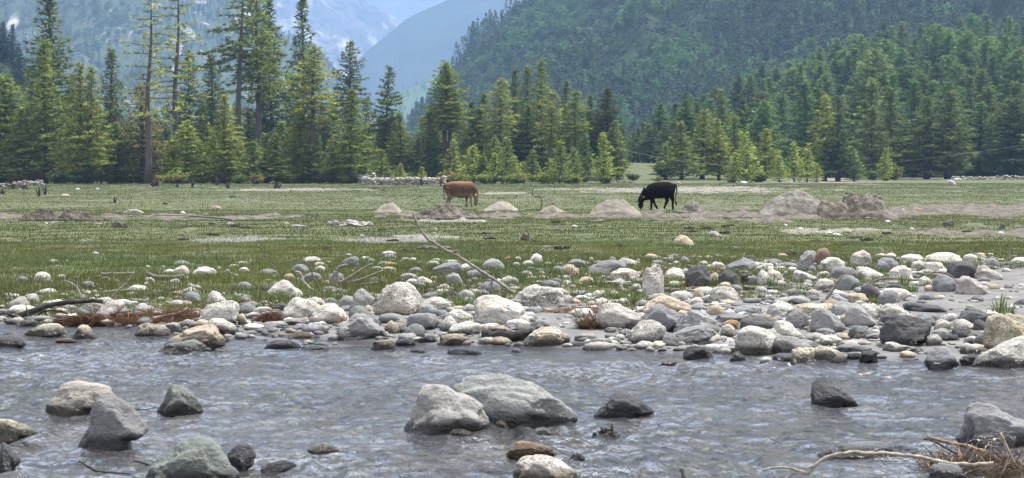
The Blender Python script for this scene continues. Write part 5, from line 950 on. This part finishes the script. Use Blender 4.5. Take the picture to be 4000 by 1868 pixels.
slab('driftwood_slab', 2335, 868, 90, 10, 'thin grey driftwood piece below the black cow', MAT_STUMP, 5); slab('wood_chunk', 465, 890, 60, 26, 'grey chunk of rotten wood below the dirt strip at left', MAT_STUMP, 6, 'wood')
slab('wood_chunk', 2555, 868, 30, 12, 'small grey lump of wood in the meadow under the black cow', MAT_STUMP, 7, 'wood'); slab('wood_chunk', 3706, 884, 42, 24, 'grey weathered lump on the right meadow beside the stalk', MAT_STUMP, 8, 'wood')
slab('wood_chunk', 1690, 976, 140, 16, 'flat rotten wood piece behind the leaning branch', MAT_STUMP, 9, 'wood'); slab('wood_chunk', 2640, 932, 74, 7, 'thin bark strip on the meadow right of the lone wedge rock', MAT_DRIFT, 10, 'wood', (.7, .6, .5)); slab('wood_chunk', 3105, 1000, 110, 16, 'dark rotten log in the grass at the top of the right bank', MAT_CHAR, 12, 'log')
slab('wood_chunk', 2880, 978, 60, 16, 'brown clod with twigs on the meadow above the bank', MAT_STUMP, 13, 'wood'); slab('wood_chunk', 2050, 940, 34, 26, 'brown bark lump on the meadow right of the leaning branch', MAT_STUMP, 14, 'wood'); slab('wood_chunk', 3915, 896, 22, 24, 'dark clod standing in the right meadow', MAT_STUMP, 15, 'wood')
slab('wood_chunk', 900, 880, 30, 14, 'pale splinter of wood at the end of the dark pipe', MAT_DRIFT, 16, 'wood'); slab('wood_chunk', 1165, 886, 70, 7, 'thin pale stick of wood left of the large driftwood slab', MAT_DRIFT, 17, 'wood'); slab('wood_chunk', 385, 878, 40, 7, 'white splintered stick below the dirt strip', MAT_DRIFT, 18, 'wood'); slab('wood_chunk', 2180, 976, 34, 16, 'dark clod of wood in the grass above the bank, left of two', MAT_CHAR, 19, 'wood'); slab('wood_chunk', 2212, 974, 28, 14, 'dark clod of wood in the grass above the bank, right of two', MAT_CHAR, 20, 'wood'); slab('wood_chunk', 3780, 910, 44, 10, 'dark flat wood on the brown soil strip', MAT_CHAR, 21, 'wood'); slab('wood_chunk', 2700, 960, 44, 12, 'brown clod right of the lone wedge rock', MAT_STUMP, 22, 'wood')
CS = set()
def clab(px, by):
    for q in sorted(MEAD, key=lambda m: math.hypot(m[0]-px, (m[1]-by)*3)):
        sd_ = ('in front of' if by > q[1] else 'behind') if abs(by-q[1])*3 > abs(px-q[0]) else ('left of' if px < q[0] else 'right of'); l = 'dark clod '+sd_+' the '+' '.join(q[5].split(',')[0].split()[:10])
        if l not in CS: CS.add(l); return l
for i in range(34):     # cow pats and clods over the meadow, individually
    px, by = random.uniform(40, 3960), random.uniform(735, 985)
    if 800 < by < 870: by += 80
    s_ = (by-YH)/300; slab('soil_clod', px, by, random.uniform(28, 55)*s_+6, random.uniform(7, 14)*s_+2, clab(px, by), MAT_DIRT, 40+i, 'clod', (.35, .3, .26)); COL.objects[-1]['group'] = 'dark clods dotted over the meadow'
def stump(px, by, h, w, lab, arms=2, seed=0, mat=None):
    Y = gy(px, by); r = random.Random(int(px)); P = [([(px, by+2), (px+r.uniform(-2, 2), by-h*.6), (px+r.uniform(-w*.3, w*.3), by-h)], w*.42, w*.14, Y)]
    for i in range(arms): sx_ = r.choice((-1, 1)); P.append(([(px, by-h*.2), (px+sx_*w*.4, by-h*.35), (px+sx_*w*r.uniform(.5, .9), by-h*r.uniform(.5, .95))], w*.2, w*.06, Y))
    stick('tree_stump', P, mat or MAT_CHAR, lab, 'stump', None, .2)
for a in [(152, 765, 34, 16, 'left one of two upright charred stumps in the far left meadow'), (177, 764, 42, 14, 'right one of two upright charred stumps in the far left meadow'), (448, 794, 26, 12, 'small burnt stump with a rusty tuft left of centre meadow'), (598, 730, 26, 20, 'left forked stump at the meadow edge below the tall thin top pine'), (616, 730, 34, 22, 'right forked stump at the meadow edge below the tall thin top pine'), (693, 732, 16, 12, 'small black stump below the nearly bare pine'), (751, 733, 32, 14, 'pointed stump with a twig below the dark umbrella pine'), (849, 724, 34, 16, 'leaning grey stump before the orange yellow shrub'), (892, 737, 26, 18, 'squat dark stump before the yellow shrub'), (995, 719, 30, 16, 'dark stump under the bare trunk pine'), (1080, 736, 22, 30, 'low black stump with a fallen piece near the bright yellow shrub'), (1136, 752, 12, 5, 'tiny dark peg in the meadow under the yellow shrubs'), (1648, 724, 32, 16, 'black post like stump before the right part of the stone wall'), (1722, 728, 46, 9, 'dark wooden post beside the close pair of pines'), (1818, 714, 24, 8, 'dark peg stump behind the back of the brown cow'), (1962, 720, 26, 14, 'grey stump below the yellow green bare stemmed pine'), (2018, 769, 9, 7, 'tiny stump in the meadow between the cows'), (1895, 720, 30, 10, 'slim stump right behind the brown cow'), (2812, 726, 13, 6, 'small black peg on the pale gravel strip'), (2865, 732, 10, 6, 'low black peg right end of the pale gravel strip'), (2858, 714, 12, 24, 'dark snag beside the white litter'), (10, 758, 20, 20, 'dark snag at the left edge meadow'), (20, 735, 26, 18, 'burnt snag on the left rubble'), (2160, 800, 4, 4, 'tiny peg beside the bent dead twig')]: stump(*a)
stick('bent_dead_twig', [([(2112, 815), (2117, 790), (2110, 770), (2085, 766), (2080, 745), (2086, 735)], 2.2, 1.3, gy(2112, 820))], MAT_CHAR, 'crooked bare twig standing between the two cows', 'twig', None)
stick('bent_wire_twig', [([(2050, 860), (2090, 835), (2150, 824), (2200, 836)], 1., .8, gy(2100, 862))], MAT_STUMP, 'thin arching twig over the dirt strip', 'twig')
stick('long_stick', [([(1500, 840), (1560, 842), (1650, 852)], 2, 2, gy(1600, 856))], MAT_DRIFT, 'straight brown stick lying behind the top of the leaning branch', 'stick', (.6, .5, .42))
stick('plastic_pipe', [([(740, 844), (800, 848), (850, 852), (905, 858)], 3.2, 3.2, gy(820, 862)), ([(600, 841), (680, 842), (740, 844)], 1.6, 1.6, gy(820, 862))], MAT_PIPE, 'dark blue grey pipe lying on the dirt strip at left', 'pipe', None, 0)
stick('garden_hose', [([(2830, 853), (2900, 850), (2990, 851), (3060, 856)], 2.2, 2.2, gy(2950, 858))], MAT_PIPE, 'grey hose lying along the dirt strip before the big heap', 'hose', None, 0)
stick('power_line', [([(2395, 577), (2500, 600), (2600, 620), (2720, 637), (2870, 651)], .5, .5, 240)], MAT_CABLE, 'slack pale cable strung before the right forest', 'cable', None, 0)
stick('power_line', [([(3320, 652), (3600, 622), (4050, 562)], .3, .3, 240)], MAT_CABLE, 'thin dark wire rising to the right edge before the forest', 'cable', (.3, .3, .3), 0)
slab('plastic_bag', 2905, 716, 26, 9, 'white plastic litter at the edge of the right forest', MAT_LITTER, 31, 'litter'); slab('plastic_bag', 304, 741, 18, 6, 'white scrap of litter in the far left meadow, the left of two', MAT_LITTER, 32, 'litter'); slab('plastic_bag', 381, 740, 12, 5, 'white scrap of litter in the far left meadow, the right of two', MAT_LITTER, 33, 'litter')
# stone wall and rubble
def rubble(name, x0, x1, top, by, lab, cat, seed, n, cols, sz=9, Y=None):
    Y = Y or gy((x0+x1)/2, by); r = np.random.default_rng(seed); V, F, T = [], [], []; s = Y/FOC
    for i in range(n):
        u, v = r.random(), r.random(); px = x0+(x1-x0)*u; tp = top+6*vn(u*9+seed, 0.)+(0 if isinstance(top, (int, float)) else 0); py = by-(by-tp)*v; k = sz*s/2*r.uniform(.6, 1.3)
        q = S2*(1+.3*vn(S2[:, 0]*1.5+i, S2[:, 1]*1.5, S2[:, 2]*1.5))[:, None]*np.array([1.25, 1, .72])*k; F.append(F2+i*len(S2)); V.append(q+np.array([(px-x0)*s, r.uniform(0, .45)-.1*v, (by-py)*s])); T.append(np.tile(np.array(cols[r.integers(len(cols))])*r.uniform(.7, 1.15), (len(S2), 1)))
    p = at(x0, by, Y); o = link(name, mesh(name, np.concatenate(V), np.concatenate(F), False, {'tint': np.concatenate(T)}), bpy.data.materials['pebble_stone'], None, p); tag(o, lab, cat)
wc = [(.46, .43, .37), (.38, .36, .33), (.5, .44, .34), (.3, .28, .25)]
rubble('stone_wall', 1415, 1740, 693, 722, 'dry stone wall of pale boulders under the pines', 'stone wall', 3, 620, wc, 10)
rubble('rubble_heap', 1400, 1465, 682, 718, 'pale rubble heap at the left end of the stone wall', 'rubble', 4, 90, wc, 10)
rubble('rubble_heap', 70, 165, 706, 724, 'pale stone rubble at the far left meadow edge', 'rubble', 5, 110, wc, 9); rubble('rubble_heap', -40, 110, 716, 738, 'brown rubble and earth at the left edge of the meadow', 'rubble', 6, 120, [(.2, .17, .14), (.12, .1, .08), (.3, .27, .22)], 10)
rubble('rubble_heap', 3720, 4060, 690, 702, 'row of pale boulders at the far right forest edge', 'rubble', 7, 130, wc, 8); rubble('rubble_heap', 2440, 2580, 648, 662, 'pale rubble bank at the back of the clearing', 'rubble', 8, 130, wc, 9, 395); rubble('rubble_heap', 2350, 2480, 706, 716, 'brown stones at the mouth of the clearing', 'rubble', 9, 60, [(.35, .27, .2), (.28, .24, .2)], 6)
# ------------------------------------------------------------------ heaps of earth and sand
def heap(pts, by, lab, mat, seed, rough=.12, depth=.45, tc=(1, 1, 1), cat='heap'):
    """pts: crest outline in source pixels"""
    P = np.array(pts, float); x0, x1 = P[0, 0], P[-1, 0]; px = (x0+x1)/2; g = ground(px, by); s = g.y/FOC; W = (x1-x0)*s; D = W*depth; nx, ny = 150, 70; o = seed*7.3
    U, Vv = np.meshgrid(np.linspace(-.04, 1.04, nx), np.linspace(-1, 1, ny)); crest = np.interp(x0+U*(x1-x0), P[:, 0], by-P[:, 1])*s; H = crest.max()
    X = (U-.5)*W; n = fbm(X*1.4/max(W, 1)*3+o, Vv*D*1.2+o, 0, 5, seed); nf = fbm(X*5+o, Vv*D*5, 0, 4, seed+1)
    Z = np.maximum(crest, 0)*(1-np.abs(Vv)**1.5)*(1+rough*.8*n)+rough*H*.42*nf*np.minimum(1, crest/H*2)*(1-Vv**2); e = np.minimum(1, np.minimum((1-np.abs(Vv))*6, np.minimum(U+.04, 1.04-U)*12)); Z = Z*e-.05*(1-e)-.02
    ob = link('earth_heap' if mat is MAT_DIRT else 'sand_heap', mesh('heap', np.stack([X, Vv*D*.5, Z], -1).reshape(-1, 3), grid_faces(ny, nx), True), mat, None, (g.x, g.y+D*.5*.8, g.z)); ob.color = (*tc, 1); tag(ob, lab, cat)
    r = np.random.default_rng(seed); V, F = [], []; m = 110          # crumbs that rolled off the heap
    for i in range(m):
        a = r.uniform(0, 6.28); q = r.uniform(.75, 1.3); k = r.uniform(.015, .05)*(1.6 if rough > .25 else 1); c_ = np.array([math.cos(a)*W*.5*q, math.sin(a)*D*.5*q, 0]); c_[2] = hz(g.x+c_[0], g.y+D*.4+c_[1])-g.z+k*.3
        V.append(S2*(1+.3*vn(S2[:, 0]*1.7+i, S2[:, 1]*1.7, S2[:, 2]))[:, None]*np.array([1.3, 1, .8])*k+c_); F.append(F2+i*len(S2))
    p_ = link('loose_clods', mesh('loose_clods', np.concatenate(V), np.concatenate(F), True), mat, ob); p_.color = (*[min(1, t*.9) for t in tc], 1)
heap([(60, 858), (90, 832), (140, 815), (190, 822), (215, 848), (235, 856)], 862, 'dark soil heap at the far left of the dirt strip', MAT_DIRT, 1, .5, .5, (.55, .5, .46)); heap([(215, 858), (250, 830), (295, 815), (330, 822), (360, 846), (385, 856)], 862, 'second dark soil heap right of the far left one', MAT_DIRT, 2, .5, .5, (.6, .55, .5))
heap([(1455, 832), (1475, 815), (1500, 798), (1525, 793), (1545, 800), (1570, 822), (1600, 832)], 834, 'conical tan earth heap left of the brown cow', MAT_SAND, 3, .12, .6, (.74, .7, .64)); heap([(1600, 850), (1660, 825), (1700, 815), (1750, 800), (1780, 806), (1820, 825), (1880, 850)], 856, 'low heap of broken clods in front of the brown cow', MAT_DIRT, 4, .6, .4, (.8, .74, .7))
heap([(1880, 824), (1910, 804), (1940, 788), (1965, 785), (1990, 793), (2010, 808), (2030, 822)], 825, 'smooth pale sand heap right of the brown cow', MAT_SAND, 5, .04, .6, (.76, .74, .7)); heap([(2105, 828), (2130, 808), (2150, 798), (2165, 800), (2185, 815), (2210, 828)], 832, 'small tan earth heap between the two cows', MAT_SAND, 6, .16, .6, (.7, .64, .57))
heap([(2300, 836), (2330, 805), (2370, 783), (2410, 780), (2440, 786), (2470, 806), (2510, 830)], 842, 'pale rounded heap before the head of the black cow', MAT_SAND, 7, .1, .6, (.66, .63, .59)); heap([(2655, 824), (2680, 795), (2705, 781), (2720, 786), (2740, 812), (2760, 824)], 832, 'small rough earth heap behind the tail of the black cow', MAT_DIRT, 8, .3, .7, (1.1, 1.06, 1.))
heap([(2960, 838), (2990, 805), (3030, 775), (3080, 754), (3120, 749), (3160, 756), (3200, 775), (3250, 805), (3290, 838)], 850, 'biggest grey earth heap of the meadow', MAT_DIRT, 9, .1, .5, (1.05, 1.03, 1.)); heap([(3190, 842), (3215, 775), (3260, 776), (3300, 770), (3340, 762), (3370, 775), (3390, 763), (3420, 772), (3450, 790), (3480, 820), (3520, 842)], 856, 'rough long earth heap joined to the right of the biggest one', MAT_DIRT, 10, .38, .4, (.95, .88, .82))
heap([(3270, 800), (3300, 775), (3340, 761), (3365, 770), (3380, 800)], 802, 'small smooth sand cone on top behind the rough long heap', MAT_SAND, 11, .06, .7, (.75, .7, .64))
# ------------------------------------------------------------------ cattle
def part_sphere(nm, c, r_, mat, parent, n=3, rot=None):
    S, F = ICO[n]; V = S*np.array(r_); 
    if rot is not None: V = V@np.array(Euler(rot).to_matrix()).T
    return link(nm, mesh(nm, V, F, True), mat, parent, c)
def body_mesh(st, neck, legs):
    """torso stations (x, top, bottom, half width), a neck/head chain and four legs fused into one surface"""
    bm = bmesh.new()
    def add(V, F):
        vs = [bm.verts.new(v) for v in V]
        for f in F:
            g = list(dict.fromkeys(f))
            if len(g) > 2:
                try: bm.faces.new([vs[i] for i in g])
                except ValueError: pass
    P = np.array(st); xs = np.linspace(P[0, 0], P[-1, 0], 26); T, B, W = [np.interp(xs, P[:, 0], P[:, i]) for i in (1, 2, 3)]; n = 20; V, F = [], []
    for x, t, b_, w in zip(xs, T, B, W):
        for j in range(n):
            a = 2*math.pi*j/n; c_, s_ = math.cos(a), math.sin(a); V.append((x, w*math.copysign(abs(c_)**.85, c_)*(1-.18*max(0, s_)), (t+b_)/2+(t-b_)/2*math.copysign(abs(s_)**.9, s_)))
    for i in range(len(xs)-1):
        for j in range(n): F.append((i*n+j, i*n+(j+1) % n, (i+1)*n+(j+1) % n, (i+1)*n+j))
    F.append(tuple(range(n))); F.append(tuple(range((len(xs)-1)*n, len(xs)*n))[::-1]); add(V, F)
    N = crv([p[:3] for p in neck], 16); R = np.interp(np.linspace(0, 1, 16), np.linspace(0, 1, len(neck)), [p[3] for p in neck]); add(*tube(N, R, 12))
    for y, lg in legs:
        pts = [(x, y*(.72 if i == 0 else 1), z) for i, (x, z, r_) in enumerate(lg)]; add(*tube(crv(pts, 18), np.interp(np.linspace(0, 1, 18), np.linspace(0, 1, len(lg)), [q[2] for q in lg]), 10))
    bmesh.ops.recalc_face_normals(bm, faces=bm.faces); me = bpy.data.meshes.new('tmp'); bm.to_mesh(me); bm.free(); o = bpy.data.objects.new('tmp', me); COL.objects.link(o)
    rm = o.modifiers.new('r', 'REMESH'); rm.mode = 'VOXEL'; rm.voxel_size = .017; sm = o.modifiers.new('s', 'SMOOTH'); sm.factor = .5; sm.iterations = 5
    m2 = bpy.data.meshes.new_from_object(o.evaluated_get(bpy.context.evaluated_depsgraph_get())); bpy.data.objects.remove(o); m2.polygons.foreach_set('use_smooth', np.ones(len(m2.polygons), bool)); m2.materials.clear(); m2.name = 'body'; return m2
def hide(name, c_top, c_mid, c_low, zlo, zhi):
    M = NT(name); tc = M.n('TexCoord'); co = tc.outputs['Object']; sx = M.n('SeparateXYZ'); M.l(co, sx.inputs[0]); n = M.noise(co, 4.5, 4, .6); n2 = M.noise(M.map(co, (1, 1, .4)), 30, 3)
    z = M.math('ADD', sx.outputs[2], M.math('MULTIPLY', n, .3)); c = M.mix(M.ramp(z, zlo, zlo+.12), c_low, c_mid); c = M.mix(M.ramp(z, zhi, zhi+.15), c, c_top); c = M.mix(M.ramp(n2, .4, .7, 0, .35), c, c_low)
    M.l(c, M.b.inputs['Base Color']); M.b.inputs['Roughness'].default_value = .8; M.b.inputs['Specular IOR Level'].default_value = .06; M.bump(n2, .006); return M.m
M_BR = hide('brown_hide', (.22, .12, .07), (.085, .04, .026), (.19, .15, .115), .68, 1.12); M_BK = hide('black_hide', (.008, .006, .006), (.005, .005, .006), (.006, .005, .006), .4, 1.1); M_HN = simple('horn', (.3, .24, .16), (.5, .42, .3), 9, bump=0); M_TN = simple('tan_ear', (.5, .32, .18), (.6, .42, .26), 9, bump=0); M_HOOF = simple('hoof', (.03, .028, .025), (.06, .055, .05), 9, bump=0); M_ROPE = simple('rope', (.5, .5, .48), (.65, .65, .62), 9, bump=0); M_PINK = simple('udder_skin', (.4, .26, .2), (.5, .34, .27), 9, bump=0); M_BKP = simple('black_ear', (.01, .01, .01), (.02, .018, .018), 9, bump=0)
def build_cow(name, st, neck, legs, H, loc, flip, mats, tail, brown):
    mh_, me_ = mats; me = body_mesh(st, neck, legs)
    root = empty(name, loc); root.scale = (H,)*3; root.rotation_euler = (0, 0, math.pi+.0 if flip else 0); b = link('body', me, mh_, root)
    tb = tubes_mesh('tail', [tube(crv([Vector(p) for p in tail], 14), np.concatenate([np.linspace(.04, .018, 9), [.018, .028, .035, .026, .008]]), 7)]); link('tail', tb, mh_, root)
    px_, py_, pz_ = neck[2][:3]
    for s_ in (-1, 1):
        part_sphere('ear', (px_-.01, s_*.155, pz_+.03), (.03, .1, .05), me_, root, 3, (0, 0, s_*.2)); part_sphere('eye', (px_+.06, s_*.078, pz_-.09), (.016, .016, .016), M_HOOF, root)
        link('horn', tubes_mesh('horn', [tube(crv([(px_-.02, s_*.06, pz_+.08), (px_+.03, s_*.13, pz_+.12), (px_+.07 if brown else px_, s_*.15, pz_+.17)], 6), np.linspace(.02, .005, 6), 6)]), M_HN, root)
    m_ = neck[-1]; part_sphere('nose', (m_[0]+.01, 0, m_[2]-.02), (.045, .05, .045), M_HOOF, root)
    for y, lg in legs: x = lg[-1][0]; link('hoof', tubes_mesh('hoof', [tube([(x, y, -.005), (x, y, .03), (x-.005, y, .07)], [.052, .048, .036], 8)]), M_HOOF, root)
    return root
# brown cow, facing right
g = ground(1800, 807); H1 = (807-708)/FOC*g.y/1.17
R1 = build_cow('brown_cow', [(-.78, .98, .84, .05), (-.74, 1.04, .7, .13), (-.66, 1.08, .6, .2), (-.52, 1.13, .53, .24), (-.35, 1.165, .47, .25), (-.1, 1.175, .40, .30), (.15, 1.165, .395, .31), (.35, 1.15, .43, .27), (.5, 1.13, .5, .21), (.6, 1.06, .55, .16), (.68, .93, .62, .11)],
    [(.52, 0, .86, .2), (.65, 0, .7, .15), (.7, 0, .5, .13), (.715, 0, .36, .115), (.70, 0, .2, .09), (.68, 0, .08, .075)],
    [(-.15, [(-.56, .85, .16), (-.57, .62, .13), (-.53, .46, .08), (-.63, .33, .055), (-.60, .18, .04), (-.59, .04, .046)]), (.15, [(-.56, .85, .16), (-.5, .62, .13), (-.44, .46, .08), (-.54, .33, .055), (-.5, .18, .04), (-.49, .04, .046)]),
     (-.14, [(.42, .75, .14), (.45, .56, .1), (.46, .4, .062), (.47, .26, .05), (.49, .14, .036), (.5, .04, .046)]), (.14, [(.36, .75, .13), (.3, .52, .085), (.27, .38, .06), (.27, .25, .05), (.26, .14, .036), (.26, .04, .046)])],
    H1, g, False, (M_BR, M_TN), [(-.72, 0, 1.02), (-.79, 0, .94), (-.78, -.03, .65), (-.75, -.05, .42), (-.75, -.05, .3)], True)
part_sphere('udder', (-.4, 0, .52), (.13, .11, .1), M_PINK, R1)
for dx, dy in ((-.05, -.05), (.05, -.05), (-.05, .05), (.05, .05)): link('teat', tubes_mesh('teat', [tube([(-.4+dx, dy, .45), (-.4+dx, dy, .37)], [.018, .012], 6)]), M_PINK, R1)
tag(R1, 'thin brown cow grazing with its head down, facing right', 'cow')
# black cow, facing left, striding
g = ground(2568, 820); H2 = (820-708)/FOC*g.y/1.17
R2 = build_cow('black_cow', [(-.74, .98, .8, .06), (-.7, 1.03, .68, .14), (-.62, 1.09, .58, .2), (-.45, 1.15, .52, .24), (-.17, 1.155, .46, .29), (.1, 1.13, .46, .3), (.29, 1.07, .42, .27), (.42, .98, .39, .22), (.5, .86, .38, .17), (.58, .72, .4, .12)],
    [(.38, 0, .74, .26), (.55, 0, .58, .17), (.65, 0, .44, .135), (.69, 0, .32, .12), (.68, 0, .18, .105), (.665, 0, .08, .085)],
    [(-.15, [(-.42, .8, .18), (-.38, .56, .13), (-.41, .4, .075), (-.36, .25, .05), (-.31, .13, .042), (-.28, .04, .05)]), (.15, [(-.52, .8, .18), (-.56, .56, .12), (-.62, .38, .062), (-.615, .22, .045), (-.62, .04, .048)]),
     (-.14, [(.34, .7, .15), (.26, .5, .09), (.235, .38, .065), (.235, .22, .046), (.25, .04, .046)]), (.14, [(.3, .7, .15), (.2, .5, .09), (.17, .36, .064), (.1, .2, .045), (.0, .04, .046)])],
    H2, g, True, (M_BK, M_BKP), [(-.64, 0, 1.05), (-.76, 0, .98), (-.79, .02, .75), (-.735, .03, .52), (-.745, .03, .32), (-.79, .03, .16)], False)
link('rope_halter', tubes_mesh('rope_halter', [tube([(.585+.125*math.cos(a), .165*math.sin(a), .515-.1*math.cos(a)*.9) for a in np.linspace(0, 2*math.pi, 20)], [.011]*20, 5)]), M_ROPE, R2)
tag(R2, 'black cow with a pale neck rope grazing, facing left', 'cow')
# ------------------------------------------------------------------ haze
bm = bmesh.new(); bmesh.ops.create_cube(bm, size=1)
for v in bm.verts: v.co = Vector((v.co.x*7200, 4950+v.co.y*10400, 0)) + Vector((0, 0, (v.co.z+.5)*1150-4.2))
me = bpy.data.meshes.new('haze'); bm.to_mesh(me); bm.free()
mh = bpy.data.materials.new('haze_air'); mh.use_nodes = True; t = mh.node_tree; t.nodes.remove(t.nodes['Principled BSDF'])
pv = t.nodes.new('ShaderNodeVolumePrincipled'); pv.inputs['Color'].default_value = (.36, .58, 1, 1); pv.inputs['Density'].default_value = 1.65e-4; pv.inputs['Anisotropy'].default_value = 0.2
t.links.new(pv.outputs[0], t.nodes['Material Output'].inputs['Volume']); hz_o = link('haze', me, mh); tag(hz_o, kind='stuff')
bpy.context.view_layer.update()
